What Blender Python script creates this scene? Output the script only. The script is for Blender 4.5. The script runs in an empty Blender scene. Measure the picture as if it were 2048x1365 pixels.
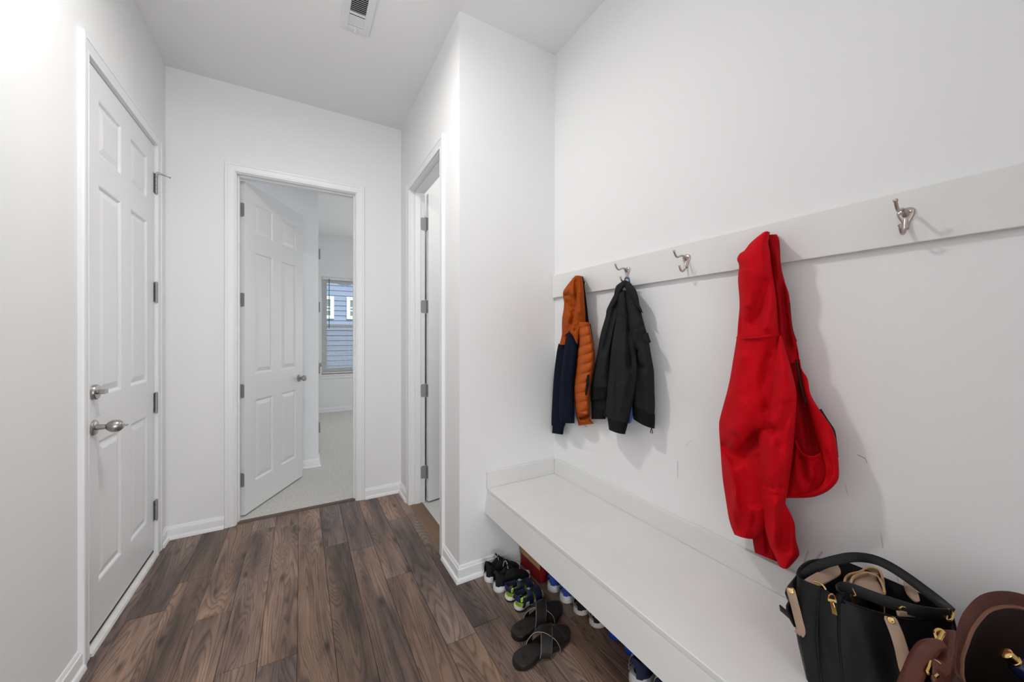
import bpy, bmesh, math, random
from mathutils import Vector, Matrix, noise

random.seed(7)
scene = bpy.context.scene
COL = scene.collection
pi = math.pi
sin, cos, rad = math.sin, math.cos, math.radians

# ------------------------------------------------------------------ camera
CAM_H = 1.30677
YAW = 0.5212
FPX, CX, HY = 737.72, 1024.0, 673.5
cam_d = bpy.data.cameras.new('camera')
cam_d.sensor_width = 36.0
cam_d.lens = FPX / 2048 * 36.0
cam_d.shift_y = -(682.5 - HY) / 2048
cam_d.clip_start = 0.02
cam = bpy.data.objects.new('camera', cam_d)
COL.objects.link(cam)
cam.location = (0, 0, CAM_H)
cam.rotation_euler = (pi / 2, 0, -YAW)
scene.camera = cam

# ------------------------------------------------------------------ world, exposure
scene.view_settings.view_transform = 'Standard'
scene.view_settings.look = 'None'
scene.view_settings.gamma = 1.0
scene.view_settings.use_curve_mapping = False
scene.view_settings.exposure = -0.06
world = bpy.data.worlds.new('world')
scene.world = world
world.use_nodes = True
bg = world.node_tree.nodes['Background']
bg.inputs[0].default_value = (0.82, 0.9, 1.0, 1)
bg.inputs[1].default_value = 1.5

def lamp(name, kind, loc, energy, color=(1, 1, 1), rot=(0, 0, 0), **kw):
    d = bpy.data.lights.new(name, kind)
    d.energy = energy
    d.color = color
    for k, v in kw.items():
        setattr(d, k, v)
    o = bpy.data.objects.new(name, d)
    COL.objects.link(o)
    o.location = loc
    o.rotation_euler = rot
    return o

# ceiling lamp of the mudroom (above the frame, assumed from its shadows), assumed daylight fill added behind the
# camera, added unseen fill lights in the bathroom, overhead at the rear and in the bedroom
lamp('ceiling_lamp_light', 'AREA', (-0.01, 1.50, 2.95), 16.5, (1.0, 0.985, 0.965), shape='DISK', size=0.13)
lamp('ceiling_lamp_glow', 'POINT', (-0.01, 1.50, 2.86), 3.2, (1.0, 0.985, 0.965), shadow_soft_size=0.06)
lamp('rear_daylight_fill', 'AREA', (-0.05, -2.35, 0.95), 44, (0.95, 0.975, 1.0), (pi / 2, 0, 0),  # assumed daylight added as low rear fill; the wall behind has no window
     shape='RECTANGLE', size=1.2, size_y=1.6)
lamp('rear_fill_light', 'AREA', (-0.05, -1.2, 2.96), 3, (1.0, 0.98, 0.95), shape='DISK', size=0.3)  # added overhead fill behind the camera, evens out the wall brightness
lamp('bathroom_fill_light', 'POINT', (1.75, 2.5, 2.6), 14, (1.0, 0.99, 0.97), shadow_soft_size=0.12)  # added unseen fill for the bathroom, no fixture modelled
lamp('bedroom_far_fill_light', 'AREA', (2.3, 7.04, 1.5), 14, (0.95, 0.975, 1.0), (-pi / 2, 0, 0),
     shape='RECTANGLE', size=0.95, size_y=1.7)  # added daylight fill kept out of view; this wall has no window here
lamp('bedroom_side_fill_light', 'AREA', (2.95, 5.7, 1.5), 14, (0.95, 0.975, 1.0), (pi / 2, 0, pi / 2),
     shape='RECTANGLE', size=1.3, size_y=1.7)  # added fill at the solid side wall, brightens the far wall and window frame
lamp('sun', 'SUN', (0, -4, 9), 3.6, (1.0, 0.97, 0.92), (rad(42), rad(14), 0), angle=0.01)

# ------------------------------------------------------------------ pixel -> point
VF = Vector((sin(YAW), cos(YAW), 0))
VR = Vector((cos(YAW), -sin(YAW), 0))
CO = Vector((0, 0, CAM_H))
def ray(u, v):
    return VF + VR * ((u - CX) / FPX) + Vector((0, 0, (HY - v) / FPX))
def onx(u, v, x):
    d = ray(u, v); return CO + d * (x / d.x)
def ony(u, v, y):
    d = ray(u, v); return CO + d * (y / d.y)
def onz(u, v, z):
    d = ray(u, v); return CO + d * ((z - CAM_H) / d.z)

# ------------------------------------------------------------------ room sizes (metres)
XL, XR = -0.7515, 1.3675          # left wall, right (hook) wall
YB = 3.165                        # far wall of the hall
XS, YS = 0.7377, 1.8485           # corner of the bathroom block
ZC = 3.048
WT = 0.115                        # wall thickness
YN = -0.34                        # near end of the nook

# ------------------------------------------------------------------ materials
def new_mat(name):
    m = bpy.data.materials.new(name)
    m.use_nodes = True
    nt = m.node_tree
    return m, nt, nt.nodes['Principled BSDF']

def N(nt, t, **kw):
    n = nt.nodes.new(t)
    for k, v in kw.items():
        setattr(n, k, v)
    return n

def L(nt, a, b):
    nt.links.new(a, b)

def mat(name, color, rough=0.5, metal=0.0, bump=0.0, bscale=200.0, var=0.0, vscale=8.0, sheen=0.0, spec=None, stretch=None, coat=0.0):
    m, nt, b = new_mat(name)
    b.inputs['Base Color'].default_value = (*color, 1)
    b.inputs['Roughness'].default_value = rough
    b.inputs['Metallic'].default_value = metal
    if spec is not None:
        b.inputs['Specular IOR Level'].default_value = spec
    if sheen:
        b.inputs['Sheen Weight'].default_value = sheen
        b.inputs['Sheen Roughness'].default_value = 0.5
        b.inputs['Sheen Tint'].default_value = (*[min(1, c * 3 + .05) for c in color], 1)
    if coat:
        b.inputs['Coat Weight'].default_value = coat
        b.inputs['Coat Roughness'].default_value = 0.15
    tc = N(nt, 'ShaderNodeTexCoord')
    vec = tc.outputs['Object']
    if stretch:
        mp = N(nt, 'ShaderNodeMapping')
        mp.inputs['Scale'].default_value = stretch
        L(nt, vec, mp.inputs[0]); vec = mp.outputs[0]
    if bump:
        n = N(nt, 'ShaderNodeTexNoise')
        n.inputs['Scale'].default_value = bscale
        n.inputs['Detail'].default_value = 3
        L(nt, vec, n.inputs['Vector'])
        bp = N(nt, 'ShaderNodeBump')
        bp.inputs['Strength'].default_value = bump
        bp.inputs['Distance'].default_value = 0.002
        L(nt, n.outputs[0], bp.inputs['Height'])
        L(nt, bp.outputs[0], b.inputs['Normal'])
    if var:
        n = N(nt, 'ShaderNodeTexNoise')
        n.inputs['Scale'].default_value = vscale
        n.inputs['Detail'].default_value = 4
        L(nt, vec, n.inputs['Vector'])
        mr = N(nt, 'ShaderNodeMapRange')
        mr.inputs['From Min'].default_value = 0.3
        mr.inputs['From Max'].default_value = 0.7
        mr.inputs['To Min'].default_value = 1 - var
        mr.inputs['To Max'].default_value = 1 + var
        L(nt, n.outputs[0], mr.inputs[0])
        mx = N(nt, 'ShaderNodeVectorMath', operation='SCALE')
        mx.inputs[0].default_value = color
        L(nt, mr.outputs[0], mx.inputs['Scale'])
        L(nt, mx.outputs[0], b.inputs['Base Color'])
    return m

M = {}
M['wall'] = mat('wall_paint', (0.86, 0.86, 0.86), 0.75, bump=0.05, bscale=260)
M['ceiling'] = mat('ceiling_paint', (0.87, 0.87, 0.87), 0.9, bump=0.08, bscale=180)
M['trim'] = mat('trim_paint', (0.86, 0.86, 0.865), 0.35, bump=0.02, bscale=60)
M['door'] = mat('door_paint', (0.83, 0.83, 0.835), 0.38, bump=0.12, bscale=160, stretch=(1, 1, .12))
M['nickel'] = mat('satin_nickel', (0.42, 0.41, 0.39), 0.32, 1.0, bump=0.05, bscale=300)
M['hinge'] = mat('hinge_steel', (0.36, 0.36, 0.37), 0.5, 0.5)
M['hook'] = mat('brushed_nickel_hook', (0.50, 0.44, 0.40), 0.3, 1.0)
M['rubber_dark'] = mat('weatherstrip_rubber', (0.03, 0.03, 0.032), 0.7)
M['alu'] = mat('painted_sill', (0.78, 0.77, 0.75), 0.45, var=0.08, vscale=20)
M['bench'] = mat('bench_paint', (0.79, 0.785, 0.77), 0.42, bump=0.03, bscale=40, var=0.02, vscale=6)
M['carpet'] = mat('carpet_pile', (0.66, 0.645, 0.60), 0.95, bump=1.0, bscale=420, var=0.22, vscale=160)
M['tile'] = mat('bath_tile', (0.55, 0.55, 0.54), 0.4, var=0.05, vscale=5)
M['vent'] = mat('vent_enamel', (0.80, 0.80, 0.80), 0.4)
M['dark'] = mat('duct_dark', (0.02, 0.02, 0.022), 0.8)
M['vinyl'] = mat('window_vinyl', (0.88, 0.88, 0.88), 0.4)
M['slat'] = mat('blind_slat', (0.86, 0.86, 0.85), 0.5)
M['wand'] = mat('blind_wand', (0.03, 0.09, 0.10), 0.3)
M['siding'] = mat('blue_siding', (0.26, 0.31, 0.44), 0.6, bump=0.1, bscale=30, var=0.06, vscale=3)
M['exttrim'] = mat('exterior_trim', (0.85, 0.85, 0.83), 0.5)
M['extglass'] = mat('dark_pane', (0.22, 0.27, 0.27), 0.08)
M['ground'] = mat('outside_ground', (0.16, 0.2, 0.1), 0.9, var=0.3, vscale=4)
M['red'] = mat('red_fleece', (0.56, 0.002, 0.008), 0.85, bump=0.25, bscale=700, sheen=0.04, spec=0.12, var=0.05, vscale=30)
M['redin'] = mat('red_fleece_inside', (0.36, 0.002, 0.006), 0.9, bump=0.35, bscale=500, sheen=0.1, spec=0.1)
M['redrib'] = mat('red_rib_knit', (0.40, 0.002, 0.007), 0.9, bump=0.6, bscale=260, spec=0.1, stretch=(1, 1, .08))
M['zip'] = mat('dark_zip', (0.012, 0.006, 0.006), 0.8, bump=0.5, bscale=400)
M['orange'] = mat('orange_fleece', (0.36, 0.066, 0.005), 0.85, bump=0.25, bscale=700, sheen=0.03, spec=0.15)
M['orangeq'] = mat('orange_quilted_shell', (0.43, 0.080, 0.007), 0.6, bump=0.15, bscale=300, spec=0.25)
M['navy'] = mat('navy_fleece', (0.005, 0.008, 0.019), 0.9, bump=0.25, bscale=600, spec=0.1)
M['black'] = mat('black_knit', (0.006, 0.006, 0.007), 0.9, bump=0.4, bscale=500, spec=0.2, stretch=(1, 1, .15))
M['grey'] = mat('charcoal_wool', (0.022, 0.0225, 0.023), 0.95, bump=0.5, bscale=800, var=0.3, vscale=500, sheen=0.03, spec=0.1)
M['denim'] = mat('blue_lining', (0.08, 0.16, 0.42), 0.85, bump=0.3, bscale=500)
M['bleather'] = mat('black_leather', (0.008, 0.008, 0.009), 0.45, bump=0.12, bscale=350, spec=0.28)
M['blining'] = mat('black_lining', (0.010, 0.010, 0.011), 0.85, bump=0.3, bscale=300)
M['tan'] = mat('tan_leather', (0.40, 0.27, 0.195), 0.5, bump=0.15, bscale=300, var=0.06, vscale=20)
M['tanedge'] = mat('tan_edge', (0.52, 0.33, 0.15), 0.5, bump=0.15, bscale=300)
M['gold'] = mat('polished_gold', (0.83, 0.58, 0.22), 0.16, 1.0)
M['brown'] = mat('brown_leather', (0.080, 0.022, 0.014), 0.36, bump=0.35, bscale=160, var=0.25, vscale=14, spec=0.38)
M['brownin'] = mat('brown_lining', (0.028, 0.013, 0.010), 0.7, bump=0.2, bscale=200)
M['piping'] = mat('light_brown_piping', (0.20, 0.085, 0.048), 0.4)
M['navyitem'] = mat('navy_enamel', (0.008, 0.012, 0.05), 0.2)
M['shoeblack'] = mat('black_mesh_upper', (0.011, 0.011, 0.013), 0.75, bump=0.6, bscale=450, spec=0.25)
M['shoein'] = mat('dark_shoe_lining', (0.008, 0.008, 0.010), 0.9, bump=0.4, bscale=300)
M['sole'] = mat('white_foam_sole', (0.74, 0.74, 0.74), 0.55, bump=0.1, bscale=120, var=0.06, vscale=40)
M['solegrey'] = mat('pale_rubber_sole', (0.62, 0.57, 0.53), 0.6, var=0.06, vscale=40)
M['soledark'] = mat('dark_outsole', (0.02, 0.022, 0.03), 0.7)
M['lime'] = mat('lime_foam', (0.42, 0.58, 0.06), 0.6, bump=0.2, bscale=200)
M['limebright'] = mat('bright_lime_tab', (0.55, 0.85, 0.03), 0.45)
M['navysandal'] = mat('navy_neoprene', (0.010, 0.016, 0.055), 0.6, bump=0.3, bscale=400)
M['blueupper'] = mat('blue_suede', (0.015, 0.055, 0.33), 0.8, bump=0.4, bscale=500)
M['bluesole'] = mat('bright_blue_rubber', (0.004, 0.09, 0.52), 0.5)
M['navyupper'] = mat('navy_mesh_upper', (0.012, 0.016, 0.06), 0.75, bump=0.6, bscale=450)
M['slide'] = mat('black_slide_leather', (0.014, 0.012, 0.011), 0.45, bump=0.2, bscale=260, spec=0.4)
M['slidefoot'] = mat('worn_black_footbed', (0.022, 0.019, 0.017), 0.42, bump=0.25, bscale=180, var=0.2, vscale=25)
M['greyedge'] = mat('grey_cut_edge', (0.32, 0.30, 0.28), 0.6)
M['boxred'] = mat('red_cardboard', (0.24, 0.008, 0.010), 0.55, var=0.05, vscale=15)
M['kraft'] = mat('kraft_cardboard', (0.45, 0.27, 0.13), 0.8, var=0.08, vscale=30)
M['white'] = mat('white_plastic', (0.82, 0.82, 0.82), 0.4)
M['grey_cord'] = mat('grey_elastic', (0.35, 0.34, 0.34), 0.6)
M['thresh'] = mat('stained_oak_strip', (0.17, 0.095, 0.055), 0.4, bump=0.2, bscale=150, var=0.15, vscale=20, stretch=(1, .1, 1))
M['thresh2'] = mat('stained_oak_reducer', (0.10, 0.065, 0.048), 0.4, bump=0.2, bscale=150, var=0.15, vscale=20, stretch=(.1, 1, 1))

def scuffed_wall(segs):
    m = mat('scuffed_wall_paint', (0.86, 0.86, 0.86), 0.75, bump=0.05, bscale=260)
    nt = m.node_tree; b = nt.nodes['Principled BSDF']
    tc = N(nt, 'ShaderNodeTexCoord')
    flat = N(nt, 'ShaderNodeVectorMath', operation='MULTIPLY'); flat.inputs[1].default_value = (0, 1, 1)
    L(nt, tc.outputs['Object'], flat.inputs[0])
    nz = N(nt, 'ShaderNodeTexNoise'); nz.inputs['Scale'].default_value = 25; L(nt, tc.outputs['Object'], nz.inputs['Vector'])
    last = None
    for (y0, z0), (y1, z1), w, k in segs:
        a = Vector((0, y0, z0)); d = Vector((0, y1 - y0, z1 - z0)); q = d.length_squared
        sub = N(nt, 'ShaderNodeVectorMath', operation='SUBTRACT'); L(nt, flat.outputs[0], sub.inputs[0]); sub.inputs[1].default_value = a
        dt = N(nt, 'ShaderNodeVectorMath', operation='DOT_PRODUCT'); L(nt, sub.outputs[0], dt.inputs[0]); dt.inputs[1].default_value = d / q
        cl = N(nt, 'ShaderNodeClamp'); L(nt, dt.outputs['Value'], cl.inputs[0])
        pr = N(nt, 'ShaderNodeVectorMath', operation='SCALE'); pr.inputs[0].default_value = d; L(nt, cl.outputs[0], pr.inputs['Scale'])
        ds = N(nt, 'ShaderNodeVectorMath', operation='DISTANCE'); L(nt, sub.outputs[0], ds.inputs[0]); L(nt, pr.outputs[0], ds.inputs[1])
        mr = N(nt, 'ShaderNodeMapRange'); mr.inputs['From Min'].default_value = 0; mr.inputs['From Max'].default_value = w
        mr.inputs['To Min'].default_value = k; mr.inputs['To Max'].default_value = 0
        L(nt, ds.outputs['Value'], mr.inputs[0])
        if last is None: last = mr.outputs[0]
        else:
            mx = N(nt, 'ShaderNodeMath', operation='MAXIMUM'); L(nt, last, mx.inputs[0]); L(nt, mr.outputs[0], mx.inputs[1]); last = mx.outputs[0]
    brk = N(nt, 'ShaderNodeMath', operation='MULTIPLY'); L(nt, last, brk.inputs[0]); L(nt, nz.outputs[0], brk.inputs[1])
    cm = N(nt, 'ShaderNodeMix', data_type='RGBA'); cm.inputs[6].default_value = (0.86, 0.86, 0.86, 1); cm.inputs[7].default_value = (0.13, 0.13, 0.13, 1)
    L(nt, brk.outputs[0], cm.inputs[0]); L(nt, cm.outputs[2], b.inputs['Base Color'])
    return m
M['scuffed'] = scuffed_wall([((.418, .972), (.402, .966), .0022, 1.5), ((.402, .966), (.398, .955), .0018, 1.0), ((.370, .775), (.366, .735), .0025, .9),
    ((.345, .700), (.336, .66), .002, .7), ((.992, .787), (.992, .715), .0022, 1.3), ((.955, .860), (.930, .885), .0025, .4), ((.500, .655), (.512, .630), .004, .8),
    ((.545, .600), (.535, .640), .004, .7), ((.62, .585), (.63, .575), .004, .5), ((.446, .88), (.44, .85), .002, .5)])

def glass_mat():
    m, nt, b = new_mat('window_glass')
    nt.nodes.remove(b)
    out = nt.nodes['Material Output']
    g = N(nt, 'ShaderNodeBsdfGlossy'); g.inputs['Roughness'].default_value = 0.02
    t = N(nt, 'ShaderNodeBsdfTransparent'); t.inputs[0].default_value = (0.93, 0.96, 0.96, 1)
    fr = N(nt, 'ShaderNodeFresnel'); fr.inputs[0].default_value = 1.45
    mx = N(nt, 'ShaderNodeMixShader')
    L(nt, fr.outputs[0], mx.inputs[0]); L(nt, t.outputs[0], mx.inputs[1]); L(nt, g.outputs[0], mx.inputs[2])
    L(nt, mx.outputs[0], out.inputs[0])
    return m
M['glass'] = glass_mat()

def wood_mat():
    m, nt, b = new_mat('floor_plank_wood')
    tc = N(nt, 'ShaderNodeTexCoord')
    oi = N(nt, 'ShaderNodeObjectInfo')
    off = N(nt, 'ShaderNodeVectorMath', operation='SCALE')
    off.inputs[0].default_value = (37.1, 91.7, 13.3)
    L(nt, oi.outputs['Random'], off.inputs['Scale'])
    add = N(nt, 'ShaderNodeVectorMath', operation='ADD')
    L(nt, tc.outputs['Object'], add.inputs[0]); L(nt, off.outputs[0], add.inputs[1])
    # warp: large slow noise bends the grain into cathedrals
    mp1 = N(nt, 'ShaderNodeMapping'); mp1.inputs['Scale'].default_value = (9, 0.8, 1)
    L(nt, add.outputs[0], mp1.inputs[0])
    n1 = N(nt, 'ShaderNodeTexNoise'); n1.inputs['Scale'].default_value = 1.0; n1.inputs['Detail'].default_value = 1.2
    n1.inputs['Distortion'].default_value = 0.6
    L(nt, mp1.outputs[0], n1.inputs['Vector'])
    # contour bands of that noise = growth rings
    mul = N(nt, 'ShaderNodeMath', operation='MULTIPLY'); mul.inputs[1].default_value = 26.0
    L(nt, n1.outputs[0], mul.inputs[0])
    # fine fibre noise
    mp2 = N(nt, 'ShaderNodeMapping'); mp2.inputs['Scale'].default_value = (260, 9, 1)
    L(nt, add.outputs[0], mp2.inputs[0])
    n2 = N(nt, 'ShaderNodeTexNoise'); n2.inputs['Scale'].default_value = 1.0; n2.inputs['Detail'].default_value = 4
    L(nt, mp2.outputs[0], n2.inputs['Vector'])
    jit = N(nt, 'ShaderNodeMath', operation='MULTIPLY'); jit.inputs[1].default_value = 0.55
    L(nt, n2.outputs[0], jit.inputs[0])
    sm = N(nt, 'ShaderNodeMath', operation='ADD'); L(nt, mul.outputs[0], sm.inputs[0]); L(nt, jit.outputs[0], sm.inputs[1])
    fr = N(nt, 'ShaderNodeMath', operation='FRACT'); L(nt, sm.outputs[0], fr.inputs[0])
    ring = N(nt, 'ShaderNodeValToRGB')
    e = ring.color_ramp.elements
    e[0].position = 0.0; e[0].color = (0.40, 0.39, 0.39, 1)
    e[1].position = 1.0; e[1].color = (0.40, 0.39, 0.39, 1)
    x = e.new(0.22); x.color = (1, 1, 1, 1)
    x = e.new(0.66); x.color = (0.92, 0.92, 0.92, 1)
    L(nt, fr.outputs[0], ring.inputs[0])
    # patchy tone (sapwood and weathered streaks)
    mp3 = N(nt, 'ShaderNodeMapping'); mp3.inputs['Scale'].default_value = (8, 1.1, 1)
    L(nt, add.outputs[0], mp3.inputs[0])
    n3 = N(nt, 'ShaderNodeTexNoise'); n3.inputs['Scale'].default_value = 1.0; n3.inputs['Detail'].default_value = 5
    n3.inputs['Roughness'].default_value = 0.62
    L(nt, mp3.outputs[0], n3.inputs['Vector'])
    tone = N(nt, 'ShaderNodeValToRGB')
    e = tone.color_ramp.elements
    e[0].position = 0.28; e[0].color = (0.040, 0.029, 0.025, 1)
    e[1].position = 0.74; e[1].color = (0.420, 0.290, 0.215, 1)
    x = e.new(0.42); x.color = (0.135, 0.092, 0.072, 1)
    x = e.new(0.56); x.color = (0.250, 0.172, 0.132, 1)
    L(nt, n3.outputs[0], tone.inputs[0])
    # per plank tint: warm brown to grey brown
    tint = N(nt, 'ShaderNodeValToRGB')
    e = tint.color_ramp.elements
    e[0].position = 0.0; e[0].color = (0.80, 0.72, 0.64, 1)
    e[1].position = 1.0; e[1].color = (1.10, 1.14, 1.20, 1)
    x = e.new(0.35); x.color = (1.34, 1.20, 1.08, 1)
    x = e.new(0.7); x.color = (0.86, 0.86, 0.90, 1)
    L(nt, oi.outputs['Random'], tint.inputs[0])
    m1 = N(nt, 'ShaderNodeMix', data_type='RGBA', blend_type='MULTIPLY'); m1.inputs[0].default_value = 0.85
    L(nt, tone.outputs[0], m1.inputs[6]); L(nt, ring.outputs[0], m1.inputs[7])
    m2 = N(nt, 'ShaderNodeMix', data_type='RGBA', blend_type='MULTIPLY'); m2.inputs[0].default_value = 1.0
    L(nt, m1.outputs[2], m2.inputs[6]); L(nt, tint.outputs[0], m2.inputs[7])
    # knots
    mp4 = N(nt, 'ShaderNodeMapping'); mp4.inputs['Scale'].default_value = (6.0, 1.9, 1)
    L(nt, add.outputs[0], mp4.inputs[0])
    wv = N(nt, 'ShaderNodeMix', data_type='VECTOR'); wv.inputs[0].default_value = 0.06
    L(nt, mp4.outputs[0], wv.inputs[4]); L(nt, n2.outputs[1], wv.inputs[5])
    vo = N(nt, 'ShaderNodeTexVoronoi', voronoi_dimensions='2D'); vo.inputs['Scale'].default_value = 1.0
    L(nt, wv.outputs[1], vo.inputs['Vector'])
    kn = N(nt, 'ShaderNodeMapRange'); kn.inputs['From Min'].default_value = 0.015; kn.inputs['From Max'].default_value = 0.10
    kn.inputs['To Min'].default_value = 0.25; kn.inputs['To Max'].default_value = 1.0
    L(nt, vo.outputs['Distance'], kn.inputs[0])
    m3 = N(nt, 'ShaderNodeVectorMath', operation='SCALE')
    L(nt, m2.outputs[2], m3.inputs[0]); L(nt, kn.outputs[0], m3.inputs['Scale'])
    L(nt, m3.outputs[0], b.inputs['Base Color'])
    b.inputs['Roughness'].default_value = 0.36
    b.inputs['Specular IOR Level'].default_value = 0.5
    bp = N(nt, 'ShaderNodeBump'); bp.inputs['Strength'].default_value = 0.25; bp.inputs['Distance'].default_value = 0.002
    L(nt, ring.outputs[0], bp.inputs['Height']); L(nt, bp.outputs[0], b.inputs['Normal'])
    return m
M['wood'] = wood_mat()

# ------------------------------------------------------------------ object helpers
def tag(o, label=None, cat=None, group=None, kind=None):
    if label: o['label'] = label
    if cat: o['category'] = cat
    if group: o['group'] = group
    if kind: o['kind'] = kind
    return o

def empty(name, loc, label=None, cat=None, group=None, kind=None, rz=0.0):
    o = bpy.data.objects.new(name, None)
    o.empty_display_size = 0.05
    COL.objects.link(o)
    o.location = loc
    o.rotation_euler = (0, 0, rz)
    return tag(o, label, cat, group, kind)

class MB:
    """collects shapes into one bmesh"""
    def __init__(self):
        self.bm = bmesh.new()
    def box(self, x0, x1, y0, y1, z0, z1, mx=None):
        P = [Vector((x, y, z)) for x in (x0, x1) for y in (y0, y1) for z in (z0, z1)]
        if mx is not None: P = [mx @ p for p in P]
        v = [self.bm.verts.new(p) for p in P]
        for f in ((0, 1, 3, 2), (4, 6, 7, 5), (0, 4, 5, 1), (2, 3, 7, 6), (0, 2, 6, 4), (1, 5, 7, 3)):
            self.bm.faces.new([v[i] for i in f])
        return self
    def hexa(self, P):
        """8 corners ordered like box: x, y, z bits"""
        v = [self.bm.verts.new(p) for p in P]
        for f in ((0, 1, 3, 2), (4, 6, 7, 5), (0, 4, 5, 1), (2, 3, 7, 6), (0, 2, 6, 4), (1, 5, 7, 3)):
            self.bm.faces.new([v[i] for i in f])
        return self
    def prism(self, pts, vec):
        """polygon pts (3D) extruded along vec"""
        vec = Vector(vec)
        a = [self.bm.verts.new(Vector(p)) for p in pts]
        b = [self.bm.verts.new(Vector(p) + vec) for p in pts]
        n = len(a)
        self.bm.faces.new(a[::-1]); self.bm.faces.new(b)
        for i in range(n):
            self.bm.faces.new((a[i], a[(i + 1) % n], b[(i + 1) % n], b[i]))
        return self
    def loft(self, loops, closed=True, cap=True, wrap=False):
        R = [[self.bm.verts.new(Vector(p)) for p in lp] for lp in loops]
        n = len(R[0])
        k = len(R)
        for i in range(k if wrap else k - 1):
            A, B = R[i], R[(i + 1) % k]
            for j in range(n if closed else n - 1):
                self.bm.faces.new((A[j], A[(j + 1) % n], B[(j + 1) % n], B[j]))
        if cap and closed and not wrap:
            self.bm.faces.new(R[0][::-1]); self.bm.faces.new(R[-1])
        return self
    def tube(self, path, r, seg=8, closed=False):
        path = [Vector(p) for p in path]
        n = len(path)
        rr = r if isinstance(r, (list, tuple)) else [r] * n
        loops = []
        up = None
        for i, p in enumerate(path):
            a = path[i - 1] if (i > 0 or closed) else path[i]
            b = path[(i + 1) % n] if (i < n - 1 or closed) else path[i]
            t = (b - a)
            if t.length < 1e-9: t = Vector((0, 0, 1))
            t.normalize()
            if up is None:
                up = t.orthogonal().normalized()
            up = (up - t * up.dot(t))
            if up.length < 1e-6: up = t.orthogonal()
            up.normalize()
            s = t.cross(up)
            loops.append([p + (up * cos(2 * pi * k / seg) + s * sin(2 * pi * k / seg)) * rr[i] for k in range(seg)])
        return self.loft(loops, True, not closed, wrap=closed)
    def lathe(self, prof, mx, seg=20):
        """prof: (radius, height) list around local z, then mx"""
        loops = [[mx @ Vector((r * cos(2 * pi * k / seg), r * sin(2 * pi * k / seg), h)) for k in range(seg)] for r, h in prof]
        return self.loft(loops, True, True)
    def ribbon(self, path, width, th, side=None, sides=None):
        """flat strap: rectangular section swept along path; side = width direction"""
        path = [Vector(p) for p in path]
        n = len(path)
        loops = []
        for i, p in enumerate(path):
            t = (path[min(i + 1, n - 1)] - path[max(i - 1, 0)]).normalized()
            s = Vector(sides[i] if sides else side)
            s = (s - t * s.dot(t)).normalized()
            nn = t.cross(s).normalized()
            w = (width[i] if isinstance(width, (list, tuple)) else width) / 2
            h = th / 2
            loops.append([p + s * w + nn * h, p - s * w + nn * h, p - s * w - nn * h, p + s * w - nn * h])
        return self.loft(loops, True, True)
    def build(self, name, m, parent=None, smooth=False, bevel=0.0, world=True, bseg=2, angle=40, kind=None, label=None):
        bm = self.bm
        bmesh.ops.recalc_face_normals(bm, faces=bm.faces)
        if bevel:
            es = [e for e in bm.edges if len(e.link_faces) == 2 and e.calc_face_angle(0) > rad(30)]
            bmesh.ops.bevel(bm, geom=es, offset=bevel, segments=bseg, profile=0.5, affect='EDGES', clamp_overlap=True)
        me = bpy.data.meshes.new(name)
        if parent is not None and world:
            off = -total_loc(parent)
            bmesh.ops.translate(bm, verts=bm.verts, vec=off)
        bm.to_mesh(me); bm.free()
        me.materials.append(m)
        o = bpy.data.objects.new(name, me)
        COL.objects.link(o)
        if parent is not None: o.parent = parent
        if smooth:
            for p in me.polygons: p.use_smooth = True
            if angle < 180:
                try: me.set_sharp_from_angle(angle=rad(angle))
                except Exception: pass
        if kind: o['kind'] = kind
        if label: o['label'] = label
        return o

def total_loc(o):
    v = Vector((0, 0, 0))
    while o is not None:
        v = v + Vector(o.location); o = o.parent
    return v

def copy_tree(o, parent=None):
    c = o.copy()
    COL.objects.link(c)
    if parent is not None: c.parent = parent
    for ch in list(o.children):
        copy_tree(ch, c)
    return c

def S(o):
    o['kind'] = 'structure'
    return o

def catmull(pts, n, closed=False):
    """smooth resample of a point list (tuples of any length) into n samples, even arc length"""
    P = [Vector(p) for p in pts]
    k = len(P)
    dense = []
    segs = k if closed else k - 1
    for i in range(segs):
        if closed:
            p0, p1, p2, p3 = P[(i - 1) % k], P[i], P[(i + 1) % k], P[(i + 2) % k]
        else:
            p0, p1, p2, p3 = P[max(i - 1, 0)], P[i], P[i + 1], P[min(i + 2, k - 1)]
        for j in range(12):
            t = j / 12
            dense.append(0.5 * ((2 * p1) + (p2 - p0) * t + (2 * p0 - 5 * p1 + 4 * p2 - p3) * t * t + (3 * p1 - p0 - 3 * p2 + p3) * t ** 3))
    if not closed: dense.append(P[-1])
    else: dense.append(dense[0].copy())
    acc = [0.0]
    for a, b in zip(dense, dense[1:]): acc.append(acc[-1] + (b - a).length)
    out = []
    j = 0
    m = n if closed else n - 1
    for i in range(n):
        s = acc[-1] * i / m
        while j < len(acc) - 2 and acc[j + 1] < s: j += 1
        d = acc[j + 1] - acc[j]
        t = (s - acc[j]) / d if d > 1e-9 else 0
        out.append(dense[j].lerp(dense[j + 1], min(1, max(0, t))))
    return out

def sweep_plan(path, prof, closed=False):
    """mitred moulding: path in plan (x, y), prof (offset to the left of travel, z)"""
    P = [Vector((p[0], p[1])) for p in path]
    n = len(P)
    loops = []
    for i in range(n):
        d0 = (P[i] - P[i - 1]).normalized() if i > 0 else (P[1] - P[0]).normalized()
        d1 = (P[i + 1] - P[i]).normalized() if i < n - 1 else d0
        n0 = Vector((-d0.y, d0.x)); n1 = Vector((-d1.y, d1.x))
        m = (n0 + n1); m = m / max(0.3, m.dot(n0)) if m.length > 1e-6 else n0
        if abs(m.dot(n0) - 1) > 1e-3: m = m / m.dot(n0)
        loops.append([Vector((P[i].x + m.x * o, P[i].y + m.y * o, z)) for o, z in prof])
    mb = MB(); mb.loft(loops, True, True)
    return mb

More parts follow.
